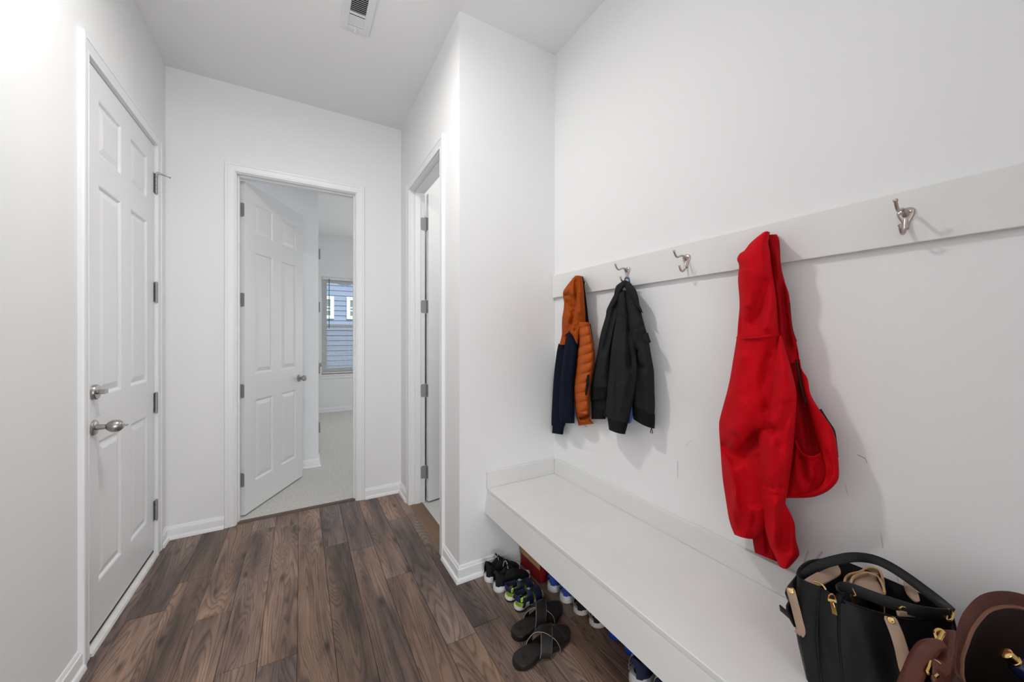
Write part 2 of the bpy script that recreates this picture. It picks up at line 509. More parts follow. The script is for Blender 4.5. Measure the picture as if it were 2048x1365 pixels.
BASE = [(0, 0), (0.026, 0), (0.0255, 0.010), (0.021, 0.019), (0.0135, 0.022), (0.0135, 0.062), (0.0125, 0.066), (0.0085, 0.069), (0.0075, 0.075), (0.003, 0.082), (0, 0.083)]
CAS = [(0, 0), (0, 0.011), (0.004, 0.0125), (0.009, 0.0115), (0.011, 0.0105), (0.015, 0.012), (0.040, 0.0150), (0.043, 0.0180), (0.056, 0.0185), (0.060, 0.0165), (0.062, 0.012), (0.062, 0)]

def casing(o, ax, out, a0, a1, ztop, z0=0.0):
    """door casing on a wall. o: wall plane origin point, ax: unit vector along wall, out: unit normal to the room"""
    o = Vector(o); ax = Vector(ax); out = Vector(out)
    mb = MB()
    loops = []
    for (a, z, da, dz) in ((a0, z0, -1, 0), (a0, ztop, -1, 1), (a1, ztop, 1, 1), (a1, z0, 1, 0)):
        loops.append([o + ax * (a + da * w) + Vector((0, 0, z + dz * w)) + out * t for w, t in CAS])
    mb.loft(loops, True, True)
    return mb
# =================================================================== STRUCTURE
# ---- floor: slab + one object per plank
fl = MB(); fl.box(XL, XR + .1, -2.5, 3.212, -0.03, -0.006)
floor = S(fl.build('floor', M['soledark']))
PW = 0.137
ends = {}   # known end joints (y) per row, read from the seams
known = {-5: 2.35, -4: 2.569, -3: 2.193, -2: 1.80, -1: 2.97, 0: 1.46, 1: 2.558, 2: 1.22, 3: 2.058, 4: 2.70, 5: 1.52, 6: 2.24, 7: 1.75, 8: 1.35, 9: 1.9, 10: 1.6}
rng = random.Random(11)
for k in range(-6, 11):
    x0 = -0.011 + PW * k
    x1 = x0 + PW
    x0c, x1c = max(x0, XL), min(x1, XR)
    if x1c - x0c < 0.01: continue
    y0 = known.get(k, 1.9)
    while y0 > -1.2: y0 -= 1.21
    y0 = max(y0, -2.4)
    while y0 < 3.21:
        y1 = min(y0 + 1.21, 3.212)
        if y1 - y0 > 0.02 and y1 > -0.6:
            lim = 3.212
            mb = MB()
            mb.box(x0c + .0006, x1c - .0006, y0 + .0007, y1 - .0007, -0.006, -rng.uniform(0, .0004))
            mb.build('plank', M['wood'], floor, bevel=0.0012, bseg=1)
        y0 += 1.21
# strips at the bathroom and bedroom doorways
mb = MB(); mb.prism([(XS - .004, 2.15, 0), (XS + .012, 2.15, .006), (XS + .085, 2.15, .006), (XS + .098, 2.15, 0)], (0, .71, 0))
S(mb.build('trim_1', M['thresh'], bevel=.001))
mb = MB(); mb.prism([(-.378, 3.172, 0), (-.378, 3.182, .007), (-.378, 3.214, .007), (-.378, 3.216, 0)], (.756, 0, 0))
S(mb.build('trim_2', M['thresh2'], bevel=.001))
# bedroom carpet, bathroom tile
mb = MB(); mb.box(-1.3, 3.0, 3.214, 7.2, -.02, .004); S(mb.build('floor_bedroom', M['carpet']))
mb = MB(); mb.box(XS + .096, 2.7, YS + WT, YB, -.02, .002); S(mb.build('floor_bathroom', M['tile']))

# carpet pile tufts near the doorway (uncountable)
# ---- ceiling
mb = MB(); mb.box(XL - WT, 3.1, -2.6, 7.25, ZC, ZC + .06); S(mb.build('ceiling', M['ceiling']))

# ---- walls
D1a, D1b, D1h = 2.155, 2.973, 2.446        # left door opening
D2a, D2b, D2h = -0.381, 0.381, 2.440        # bedroom door opening
D3a, D3b, D3h = 2.147, 2.863, 2.435        # bathroom door opening
JT = 0.018                                  # jamb board thickness
mb = MB()
mb.box(XL - WT, XL, -2.6, D1a - JT, 0, ZC).box(XL - WT, XL, D1b + JT, YB + WT, 0, ZC).box(XL - WT, XL, D1a - JT, D1b + JT, D1h + JT, ZC)
S(mb.build('wall_left', M['wall']))
mb = MB()
mb.box(XL, D2a - JT, YB, YB + WT, 0, ZC).box(D2b + JT, 2.8, YB, YB + WT, 0, ZC).box(D2a - JT, D2b + JT, YB, YB + WT, D2h + JT, ZC)
S(mb.build('wall_back', M['wall']))
mb = MB()
mb.box(XS, XS + WT, YS, D3a - JT, 0, ZC).box(XS, XS + WT, D3b + JT, YB, 0, ZC).box(XS, XS + WT, D3a - JT, D3b + JT, D3h + JT, ZC)
S(mb.build('wall_hall_right', M['wall']))
mb = MB(); mb.box(XS + WT, 2.8, YS, YS + WT, 0, ZC); S(mb.build('wall_nook_far', M['wall']))
mb = MB(); mb.box(XR, XR + WT, YN - WT, YS, 0, ZC); S(mb.build('wall_right', M['scuffed']))
mb = MB(); mb.box(XS, XR, YN - WT, YN, 0, ZC).box(XS, XS + WT, -2.6, YN - WT, 0, ZC); S(mb.build('wall_nook_near', M['wall']))
mb = MB(); mb.box(XL - WT, XS + WT, -2.6 - WT, -2.6, 0, ZC); S(mb.build('wall_rear', M['wall']))
mb = MB(); mb.box(2.7, 2.8, YS + WT, YB, 0, ZC); S(mb.build('wall_bathroom', M['wall']))
# bedroom: closet block on the left, far wall with the window, right wall
BY, BX, BF = 4.19, 0.158, 7.1
WX0, WX1, WZ0, WZ1 = 0.318, 1.20, 0.655, 2.335
mb = MB()
mb.box(-1.3, BX, BY, BY + .1, 0, ZC).box(BX - .1, BX, BY + .1, BF, 0, ZC)
S(mb.build('wall_closet', M['wall']))
mb = MB()
mb.box(BX - .1, WX0, BF, BF + .14, 0, ZC).box(WX1, 3.1, BF, BF + .14, 0, ZC).box(WX0, WX1, BF, BF + .14, 0, WZ0).box(WX0, WX1, BF, BF + .14, WZ1, ZC)
S(mb.build('wall_bedroom_far', M['wall']))
mb = MB(); mb.box(3.0, 3.1, YB + WT, BF, 0, ZC); S(mb.build('wall_bedroom_right', M['wall']))
mb = MB(); mb.box(-1.4, -1.3, YB, BY + .1, 0, ZC); S(mb.build('wall_bedroom_left', M['wall']))

# ---- baseboards with shoe moulding
S(sweep_plan([(XL, D1a - .068), (XL, -2.6)], BASE).build('baseboard_left', M['trim'], smooth=True, angle=25))
S(sweep_plan([(D2a - .068, YB), (XL, YB), (XL, D1b + .068)], BASE).build('baseboard_back_left', M['trim'], smooth=True, angle=25))
S(sweep_plan([(XS, D3b + .068), (XS, YB), (D2b + .068, YB)], BASE).build('baseboard_back_right', M['trim'], smooth=True, angle=25))
S(sweep_plan([(XR, YN), (XR, YS), (XS, YS), (XS, D3a - .068)], BASE).build('baseboard_nook', M['trim'], smooth=True, angle=25))
S(sweep_plan([(3.0, BF), (BX, BF), (BX, 5.49)], BASE).build('baseboard_bedroom', M['trim'], smooth=True, angle=25))
S(sweep_plan([(BX, 4.59), (BX, BY), (-1.3, BY)], BASE).build('baseboard_closet', M['trim'], smooth=True, angle=25))
S(sweep_plan([(2.7, YB), (XS + WT + .07, YB)], BASE).build('baseboard_bathroom', M['trim'], smooth=True, angle=25))

# ---- door casings and jambs
S(casing((XL, 0, 0), (0, 1, 0), (1, 0, 0), D1a - .006, D1b + .006, D1h + .006).build('trim_3', M['trim'], smooth=True, angle=20))
S(casing((0, YB, 0), (1, 0, 0), (0, -1, 0), D2a - .006, D2b + .006, D2h + .006).build('trim_4', M['trim'], smooth=True, angle=20))
S(casing((XS, 0, 0), (0, 1, 0), (-1, 0, 0), D3a - .006, D3b + .006, D3h + .006).build('trim_5', M['trim'], smooth=True, angle=20))
S(casing((0, YB + WT, 0), (1, 0, 0), (0, 1, 0), D2a - .006, D2b + .006, D2h + .006).build('trim_6', M['trim'], smooth=True, angle=20))
S(casing((BX, 0, 0), (0, 1, 0), (1, 0, 0), 4.655, 5.425, 2.44).build('trim_7', M['trim'], smooth=True, angle=20))

def jamb(name, a0, a1, h, plane0, plane1, axis, stop):
    """three boards lining an opening plus the door stop (stop = range across the wall)"""
    mb = MB()
    def bx(u0, u1, w0, w1, z0, z1):
        if axis == 'x': mb.box(u0, u1, w0, w1, z0, z1)
        else: mb.box(w0, w1, u0, u1, z0, z1)
    bx(a0 - JT, a0, plane0, plane1, 0, h + JT)
    bx(a1, a1 + JT, plane0, plane1, 0, h + JT)
    bx(a0, a1, plane0, plane1, h, h + JT)
    s0, s1 = stop
    bx(a0, a0 + .011, s0, s1, 0, h)
    bx(a1 - .011, a1, s0, s1, 0, h)
    bx(a0 + .011, a1 - .011, s0, s1, h - .011, h)
    return S(mb.build(name, M['trim'], bevel=.0012, bseg=1))
jamb('trim_8', D1a, D1b, D1h, XL - WT, XL, 'y', (XL - WT, XL - .048))
jamb('trim_9', D2a, D2b, D2h, YB, YB + WT, 'x', (YB + .035, YB + .078))
jamb('trim_10', D3a, D3b, D3h, XS, XS + WT, 'y', (XS + .035, XS + .078))

# ---- six panel doors
def door(name, loc, rz, W, H, T, stile, rows, hinge_side_knuckle, knob_z, label=None, mid=None):
    """local x from the hinge edge, local y thickness [-T, 0], local z up"""
    root = S(empty(name, loc, rz=rz))
    mid = mid or stile
    pw = (W - 2 * stile - mid) / 2
    cols = [(stile, stile + pw), (stile + pw + mid, W - stile)]
    mb = MB()
    mb.box(0, stile, -T, 0, 0, H).box(W - stile, W, -T, 0, 0, H)
    zs = [0] + [z for r in rows for z in r] + [H]
    for i in range(0, len(zs), 2):
        mb.box(stile, W - stile, -T, 0, zs[i], zs[i + 1])
    for z0, z1 in rows:
        mb.box(cols[0][1], cols[1][0], -T, 0, z0, z1)
    mb.build('door_leaf', M['door'], root, world=False)
    for z0, z1 in rows:
        for x0, x1 in cols:
            mb = MB()
            loops = []
            for y, d in ((-T, 1), (0, -1)):
                seq = [(0, .0), (.006, .002), (.013, .009), (.017, .0095), (.043, .0025), (.046, .002)]
                if d == -1: seq = seq[::-1]
                for ins, dep in seq:
                    yy = y + d * dep
                    loops.append([(x0 + ins, yy, z0 + ins), (x1 - ins, yy, z0 + ins), (x1 - ins, yy, z1 - ins), (x0 + ins, yy, z1 - ins)])
            # order: front outer .. front field, then back field .. back outer
            mb2 = MB()
            mb2.loft(loops[:6][::-1] , True, False)
            mb2.loft(loops[6:], True, False)
            bm = mb2.bm
            bm.verts.ensure_lookup_table()
            v = list(bm.verts)
            bm.faces.new(v[0:4]); bm.faces.new(v[24:28])
            mb2.build('panel', M['door'], root, world=False)
    return root

def hinge_leaf(parent, name, fr, w, h):
    """rounded plate: fr = (origin corner centre, width dir, up dir, normal)"""
    o, a, u, nrm = [Vector(t) for t in fr]
    r = .012
    pts = [o - u * h / 2, ]
    for k in range(5):
        t = -pi / 2 + k * pi / 8
        pts.append(o + a * (w - r + r * cos(t)) + u * (-h / 2 + r + r * sin(t)))
    for k in range(5):
        t = k * pi / 8
        pts.append(o + a * (w - r + r * cos(t)) + u * (h / 2 - r + r * sin(t)))
    pts.append(o + u * h / 2)
    mb = MB(); mb.prism(pts, nrm * .0022)
    for dz in (-.035, 0, .035):
        c = o + a * (w * (.62 if dz else .4)) + u * dz
        q = Matrix.Translation(c + nrm * .0022) @ nrm.to_track_quat('Z', 'Y').to_matrix().to_4x4()
        mb.lathe([(.0035, 0), (.0035, .0006), (.001, .0008)], q, 8)
    return mb.build(name, M['hinge'], parent, world=False)

HZ = [(2.276 + 2.152) / 2 + .008, 1.572, .912, .27]
ROWS1 = [(.205, .815), (1.008, 1.925), (2.052, 2.292)]

# door_1: closed, opens into the hall, hinges on the far side
d1 = door('door_1', (XL - .004, D1b - .003, .041), -pi / 2, .812, 2.400, .044, .115, ROWS1, None, None)
# local x points to -y (from hinge to latch); local y points to +x, so the room face is y = 0
for z in HZ:
    zl = z - .041
    mb = MB()
    for i in range(5):
        q = Matrix.Translation((-.002, .0095, zl - .0575 + i * .0232))
        mb.lathe([(.0078, 0), (.0078, .0222)], q, 12)
    for dz in (-.0625, .0575):
        mb.lathe([(.0055, 0), (.0055, .005)], Matrix.Translation((-.002, .0095, zl + dz)), 10)
    kn = mb.build('hinge', M['hinge'], d1, world=False, smooth=True)
    mb = MB(); mb.box(-.001, .020, .0002, .0022, zl - .0575, zl + .0575); mb.build('hinge_plate', M['nickel'], kn, world=False)
# stop arm on the top hinge pin
zl = HZ[0] - .041 + .066
mb = MB(); mb.tube([(-.002, .0095, zl - .003), (-.002, .014, zl - .002), (-.008, .032, zl - .004), (-.016, .050, zl - .008)], [.006, .007, .005, .004], 8)
st = mb.build('hinge_stop', M['nickel'], d1, world=False, smooth=True)
mb = MB(); mb.tube([(-.016, .050, zl - .008), (-.024, .066, zl - .011)], .0032, 6); mb.tube([(-.024, .066, zl - .011), (-.024, .067, zl - .0111)], .007, 8)
mb.build('stop_pad', M['hinge'], st, world=False, smooth=True)

def lathe_y(prof, x, z, seg=24):
    """lathe around local +y"""
    return prof, Matrix.Translation((x, 0, z)) @ Matrix.Rotation(-pi / 2, 4, 'X'), seg

def knob(parent, x, z, egg=True, m='nickel', back=None):
    mx = Matrix.Translation((x, 0, z)) @ Matrix.Rotation(-pi / 2, 4, 'X')
    if back is not None:
        mx = Matrix.Translation((x, back, z)) @ Matrix.Rotation(pi / 2, 4, 'X')
    mb = MB(); mb.lathe([(.033, 0), (.033, .004), (.029, .008), (.015, .010)], mx)
    rose = mb.build('knob_rose', M[m], parent, world=False, smooth=True)
    mb = MB()
    if egg:
        prof = [(.012, .008), (.011, .028), (.0105, .038), (.015, .041), (.021, .048), (.0255, .058), (.0262, .067), (.024, .078), (.019, .086), (.012, .091), (.006, .092)]
    else:
        prof = [(.011, .008), (.010, .022), (.014, .027), (.022, .033), (.0265, .042), (.0265, .050), (.022, .059), (.013, .064), (.004, .0655)]
    mb.lathe(prof, mx)
    k = mb.build('door_knob', M[m], rose, world=False, smooth=True)
    return rose, mx

rose, mx = knob(d1, .812 - .068, .926 - .041 - .004)
mb = MB(); mb.box(-.0105, .0105, -.003, .003, .091, .104, mx); mb.build('turn_button', M['nickel'], rose, world=False, bevel=.001)
mx = Matrix.Translation((.812 - .068, 0, 1.072 - .041)) @ Matrix.Rotation(-pi / 2, 4, 'X')
mb = MB(); mb.lathe([(.032, 0), (.032, .010), (.029, .014), (.010, .015)], mx)
db = mb.build('deadbolt', M['nickel'], d1, world=False, smooth=True)
mb = MB(); mb.lathe([(.009, .013), (.009, .022)], mx, 12); mb.box(-.016, .016, -.009, .009, .020, .040, mx)
mb.build('thumb_turn', M['nickel'], db, world=False, bevel=.002)
mb = MB(); mb.box(.001, .811, -.040, -.003, -.018, -.0002); mb.build('door_sweep', M['rubber_dark'], d1, world=False)
mb = MB(); mb.prism([(XL - .1, D1a, 0), (XL - .1, D1a, .0215), (XL - .002, D1a, .0215), (XL + .016, D1a, .014), (XL + .020, D1a, 0)], (0, D1b - D1a, 0))
S(mb.build('trim_11', M['alu'], bevel=.001, bseg=1))

# door_2: bedroom door, standing open into the bedroom
d2 = door('door_2', (D2a + .004, YB + WT + .004, .018), rad(61), .756, 2.412, .035, .108, ROWS1, None, None)
for z in HZ:
    zl = z - .018
    mb = MB()
    mb.lathe([(.0065, -.0575), (.0065, .0575)], Matrix.Translation((-.003, .004, zl)), 10)
    hg = mb.build('hinge', M['hinge'], d2, world=False, smooth=True)
    hinge_leaf(hg, 'hinge_plate', ((0, .001, zl), (0, -1, 0), (0, 0, 1), (-1, 0, 0)), .033, .1)
knob(d2, .756 - .062, .928 - .018, egg=False, m='hinge', back=-.035)
knob(d2, .756 - .062, .928 - .018, egg=False, m='hinge')

# door_3: bathroom door, standing open into the bathroom
d3 = door('door_3', (XS + WT + .012, D3b - .001, .016), rad(10), .708, 2.410, .035, .108, ROWS1, None, None)
for z in HZ:
    zl = z - .016 - .03
    mb = MB(); mb.lathe([(.0065, -.0575), (.0065, .0575)], Matrix.Translation((-.007, .002, zl)), 10)
    hg = mb.build('hinge', M['hinge'], d3, world=False, smooth=True)
    hinge_leaf(hg, 'hinge_plate', ((0, .001, zl), (0, -1, 0), (0, 0, 1), (-1, 0, 0)), .033, .1)
    zz = z - .03
    mx = Matrix.Rotation(-rad(10), 4, 'Z')
    a = mx.to_3x3() @ Vector((-1, 0, 0)); n3 = mx.to_3x3() @ Vector((0, -1, 0))
    o = mx.to_3x3() @ (Vector((XS + WT, D3b, 0)) - Vector(d3.location)); o.z = zl
    hinge_leaf(hg, 'hinge_plate', (o, a, (0, 0, 1), n3), .033, .1)
knob(d3, .708 - .062, .91, egg=False, m='hinge', back=-.035)

# door_4: closed closet door on the side of the closet block in the bedroom
d4 = door('door_4', (BX - .012, 4.662, .016), pi / 2, .756, 2.412, .035, .108, ROWS1, None, None)
for z in (2.215, 1.62, .93, .27):
    mb = MB(); mb.lathe([(.0075, -.0575), (.0075, .0575)], Matrix.Translation((-.003, -.042, z)), 10)
    mb.build('hinge', M['hinge'], d4, world=False, smooth=True)
knob(d4, .695, .925, egg=False, m='hinge', back=-.035)

# ---- window_1 of the bedroom with blind
w1 = S(empty('window_1', (WX0, BF, WZ0)))
mb = MB()
mb.box(WX0, WX0 + .05, BF + .05, BF + .13, WZ0, WZ1).box(WX1 - .05, WX1, BF + .05, BF + .13, WZ0, WZ1)
mb.box(WX0 + .05, WX1 - .05, BF + .05, BF + .13, WZ0, WZ0 + .05).box(WX0 + .05, WX1 - .05, BF + .05, BF + .13, WZ1 - .05, WZ1)
mb.build('window_frame', M['vinyl'], w1, bevel=.002, bseg=1)
ZM = 1.49
for nm, z0, z1, yy in (('upper_sash', ZM - .02, WZ1 - .05, .095), ('lower_sash', WZ0 + .05, ZM + .025, .062)):
    mb = MB()
    xa, xb = WX0 + .05, WX1 - .05
    mb.box(xa, xa + .035, BF + yy, BF + yy + .03, z0, z1).box(xb - .035, xb, BF + yy, BF + yy + .03, z0, z1)
    mb.box(xa + .035, xb - .035, BF + yy, BF + yy + .03, z0, z0 + .05).box(xa + .035, xb - .035, BF + yy, BF + yy + .03, z1 - .04, z1)
    s = mb.build(nm, M['vinyl'], w1, bevel=.002, bseg=1)
    mb = MB(); mb.box(xa + .03, xb - .03, BF + yy + .012, BF + yy + .016, z0 + .045, z1 - .035)
    mb.build('pane', M['glass'], s)
mb = MB(); mb.box(WX0 - .045, WX1 + .045, BF - .028, BF + .05, WZ0 - .022, WZ0).box(WX0 - .03, WX1 + .03, BF - .014, BF - .0005, WZ0 - .075, WZ0 - .022)
mb.build('window_sill', M['trim'], w1, bevel=.003)
bl = empty('window_blind', (WX0, BF + .02, WZ1), 'white horizontal slat blind lowered in the bedroom window', 'blind')
mb = MB(); mb.box(WX0 + .006, WX1 - .006, BF + .002, BF + .04, WZ1 - .045, WZ1 - .002); mb.build('headrail', M['white'], bl, bevel=.002)
mb = MB(); mb.box(WX0 + .012, WX1 - .012, BF + .006, BF + .036, WZ0 + .012, WZ0 + .032); mb.build('bottom_rail', M['white'], bl, bevel=.003)
mb = MB()
z = WZ0 + .06
while z < WZ1 - .06:
    low = z < ZM
    tl = .0045 if low else .0005
    mb.hexa([(x, BF + .021 + s * .0125, z + s * tl + t) for x in (WX0 + .012, WX1 - .012) for s in (-1, 1) for t in (0, .0011)])
    z += .022
mb.build('slats', M['slat'], bl, kind='stuff')
mb = MB()
for x in (WX0 + .12, (WX0 + WX1) / 2, WX1 - .12):
    for yy in (.0075, .0345):
        mb.tube([(x, BF + yy, WZ0 + .03), (x, BF + yy, WZ1 - .04)], .0009, 5)
mb.build('ladder_cords', M['white'], bl)
mb = MB(); mb.tube([(WX0 + .115, BF - .004, WZ1 - .03), (WX0 + .115, BF - .006, 1.45)], .0055, 8); mb.build('tilt_wand', M['wand'], bl, smooth=True)

# ---- what the window looks out on
nh = empty('neighbor_house', (0, 11.2, -.6), 'blue lap sided house with white trimmed windows beyond the bedroom window', 'house')
mb = MB(); mb.box(-3, 6, 11.05, 11.3, -.6, 5.4); mb.build('house_wall', M['siding'], nh)
z = -.55
while z < 5.3:
    mb = MB(); mb.hexa([Vector((x, y, zz)) for x in (-3, 6) for y, zz in ((11.05, z), (11.05, z + .15), )for _ in (0,)] if False else
        [Vector(p) for p in ((-3, 11.018, z), (-3, 11.040, z + .148), (-3, 11.06, z), (-3, 11.06, z + .148), (6, 11.018, z), (6, 11.040, z + .148), (6, 11.06, z), (6, 11.06, z + .148))])
    mb.build('siding_board', M['siding'], nh)
    z += .135
for xa, xb in ((.30, .79), (1.10, 1.59), (-.5, -.01)):
    mb = MB()
    mb.box(xa, xb, 10.98, 11.05, 1.78, 1.87).box(xa, xb, 10.98, 11.05, 2.30, 2.39).box(xa, xa + .09, 10.98, 11.05, 1.87, 2.30).box(xb - .09, xb, 10.98, 11.05, 1.87, 2.30)
    f = mb.build('window_trim', M['exttrim'], nh, bevel=.004, bseg=1)
    mb = MB(); mb.box(xa + .09, xb - .09, 11.0, 11.02, 1.87, 2.30); mb.build('pane', M['extglass'], f)
    mb = MB()
    for zz in (2.0, 2.08): mb.box(xa + .09, xb - .09, 10.992, 11.0, zz, zz + .03)
    mb.box((xa + xb) / 2 - .012, (xa + xb) / 2 + .012, 10.992, 11.0, 1.87, 2.30)
    mb.build('sash_bar', M['exttrim'], f)
mb = MB()
for i in range(5): mb.box(.93 + i * .062, .985 + i * .062, 10.9, 11.02, 2.83 - .012 * (i % 2), 2.93)
mb.box(.91, 1.26, 10.88, 11.03, 2.93, 2.965)
mb.build('dentil_trim', M['exttrim'], nh, bevel=.003, bseg=1)
mb = MB(); mb.box(-12, 12, BF + .14, 20, -.65, -.6); S(mb.build('ground', M['ground']))

# ---- ceiling register
cv = empty('ceiling_vent', (.27, 2.08, ZC), 'white louvred air register set in the ceiling', 'vent')
VX0, VX1, VY0, VY1 = .193, .345, 1.925, 2.262
LX0, LX1, LY0, LY1 = .230, .308, 1.960, 2.229
mb = MB()
zc = ZC - .006
for b in ((VX0, LX0, VY0, VY1), (LX1, VX1, VY0, VY1), (LX0, LX1, VY0, LY0), (LX0, LX1, LY1, VY1)):
    mb.box(*b, ZC - .007, ZC + .001)
mb.box(LX0, LX1, 2.132, 2.146, ZC - .007, ZC)
mb.build('frame', M['vent'], cv, bevel=.0015, bseg=1)
mb = MB(); mb.box(LX0 - .005, LX1 + .005, LY0 - .005, LY1 + .005, ZC - .0002, ZC + .0005); mb.build('backing', M['dark'], cv)
y = LY0 + .004
while y < LY1 - .004:
    if not 2.126 < y < 2.148:
        t = 1 if y < 2.135 else -1
        mb = MB(); mb.hexa([(x, y + s * (.0028 if t > 0 else .0036), ZC - .0045 + t * s * (.0032 if t > 0 else .0016) + q) for x in (LX0, LX1) for s in (-1, 1) for q in (0, .0014)])
        mb.build('slat', M['vent'], cv)
    y += .0122
mb = MB(); mb.tube([(.268, 2.232, ZC - .006), (.270, 2.240, ZC - .014), (.268, 2.250, ZC - .020)], [.003, .0028, .004], 8); mb.build('lever', M['white'], cv, smooth=True)

# ---- bench
ZB, ZS, XF, ZL = .4658, .5588, .899, .3325
be = empty('mudroom_bench', (1.13, YS - .9, ZL), 'long white built in bench floating along the nook wall', 'bench')
mb = MB(); mb.box(XF - .0005, XR, YN, YS, ZB - .019, ZB); mb.build('seat_board', M['bench'], be, bevel=.0025)
mb = MB(); mb.prism([(XF - .014, YN, ZL), (XF + .001, YN, ZB - .019), (XF + .02, YN, ZB - .019), (XF + .006, YN, ZL)], (0, YS - YN - .0005, 0)); mb.build('apron', M['bench'], be, bevel=.0015, bseg=1)
mb = MB(); mb.box(XF + .02, XR, YN, YS, ZB - .045, ZB - .019); mb.build('underside', M['bench'], be)
mb = MB(); mb.box(XF - .004, XR - .0165, YS - .0165, YS, ZB, ZS); mb.build('backsplash', M['bench'], be, bevel=.0025)
mb = MB(); mb.box(XR - .0165, XR, YN, YS, ZB, ZS); mb.build('backsplash', M['bench'], be, bevel=.0025)

# ---- hook rail and coat hooks
RZ0, RZ1, RT = 1.5445, 1.6816, .0185
mb = MB(); mb.box(XR - RT, XR, YN + .002, YS - .0005, RZ0, RZ1)
tag(mb.build('hook_rail', M['bench'], bevel=.0015, bseg=1), 'long white board screwed along the nook wall that carries the coat hooks', 'rail')

def coat_hook(y, z, label):
    X = XR - RT
    r = empty('coat_hook', (X, y, z), label, 'hook', 'satin metal coat hooks along the white rail')
    # heart shaped back plate
    prof = [(-.036, .0045), (-.028, .0055), (-.018, .008), (-.006, .0135), (.004, .0165), (.010, .0165), (.015, .013), (.018, .006)]
    pts = [(0, -w, h) for h, w in prof] + [(0, w, h) for h, w in prof[::-1]]
    lp = catmull(pts, 36, True)
    mb = MB()
    loops = []
    for t, sc in ((0, 1.0), (.003, 1.0), (.0055, .86), (.0065, .6)):
        loops.append([(-t, p.y * sc, -.006 + (p.z + .006) * sc) for p in lp])
    mb.loft(loops)
    mb.build('back_plate', M['hook'], r, smooth=True, world=False, angle=60)
    up = catmull([(-.002, 0, .000), (-.014, 0, .008), (-.030, 0, .011), (-.046, 0, .006), (-.058, 0, .002), (-.068, 0, .006), (-.076, 0, .017), (-.080, 0, .024)], 22)
    mb = MB(); mb.tube(up, [.0085 - .0048 * min(1, i / 6) for i in range(22)], 10)
    mb.lathe([(.0045, -.003), (.0052, 0), (.004, .003)], Matrix.Translation(up[-1]), 10)
    mb.build('upper_prong', M['hook'], r, smooth=True, world=False)
    lo = catmull([(-.003, 0, -.012), (-.008, 0, -.026), (-.013, 0, -.040), (-.022, 0, -.050), (-.034, 0, -.050), (-.042, 0, -.042), (-.046, 0, -.032)], 20)
    mb = MB(); mb.tube(lo, [.0058 - .0022 * min(1, i / 6) for i in range(20)], 10)
    mb.lathe([(.004, -.0025), (.0048, 0), (.0035, .0025)], Matrix.Translation(lo[-1]), 10)
    mb.build('lower_prong', M['hook'], r, smooth=True, world=False)
    for s in (-1, 1):
        mb = MB(); mb.lathe([(.0042, 0), (.0042, .001), (.002, .002)], Matrix.Translation((-.0055, s * .0105, .006)) @ Matrix.Rotation(-pi / 2, 4, 'Y'), 12)
        mb.build('screw', M['nickel'], r, smooth=True, world=False)
    return r
HKZ = 1.618
coat_hook(1.557, HKZ - .024, 'coat hook nearest the nook corner holding the orange hooded jacket')
coat_hook(1.247, HKZ, 'coat hook with the charcoal wool jacket on its lower prong')
coat_hook(.937, HKZ, 'bare coat hook between the charcoal jacket and the red hoodie')
coat_hook(.627, HKZ - .03, 'coat hook hidden inside the hood of the red hoodie')
coat_hook(.317, HKZ, 'bare coat hook right of the red hoodie above the handbags')
# =================================================================== CLOTHES
def lerp(a, b, t): return a + (b - a) * t
def prof(vals, s):
    """piecewise smooth value along s in [0, 1]"""
    if not isinstance(vals, (list, tuple)): return vals
    x = s * (len(vals) - 1); i = min(int(x), len(vals) - 2); t = x - i
    t = t * t * (3 - 2 * t)
    return lerp(vals[i], vals[i + 1], t)

def fold_depth(folds, u, v):
    d = 0.0
    for pl, w, amp in folds:
        best = 1e9; bt = 0
        tot = len(pl) - 1
        for i in range(tot):
            ax, ay = pl[i]; bx, by = pl[i + 1]
            dx, dy = bx - ax, by - ay
            q = dx * dx + dy * dy
            t = max(0, min(1, ((u - ax) * dx + (v - ay) * dy) / q))
            ex, ey = u - ax - t * dx, v - ay - t * dy
            e = ex * ex + ey * ey
            if e < best: best = e; bt = (i + t) / tot
        if best < 9 * w * w:
            taper = min(1.0, bt / .12 + .25, (1 - bt) / .12 + .25)
            d += 1.7 * amp * math.exp(-best / (w * w)) * taper
    return d

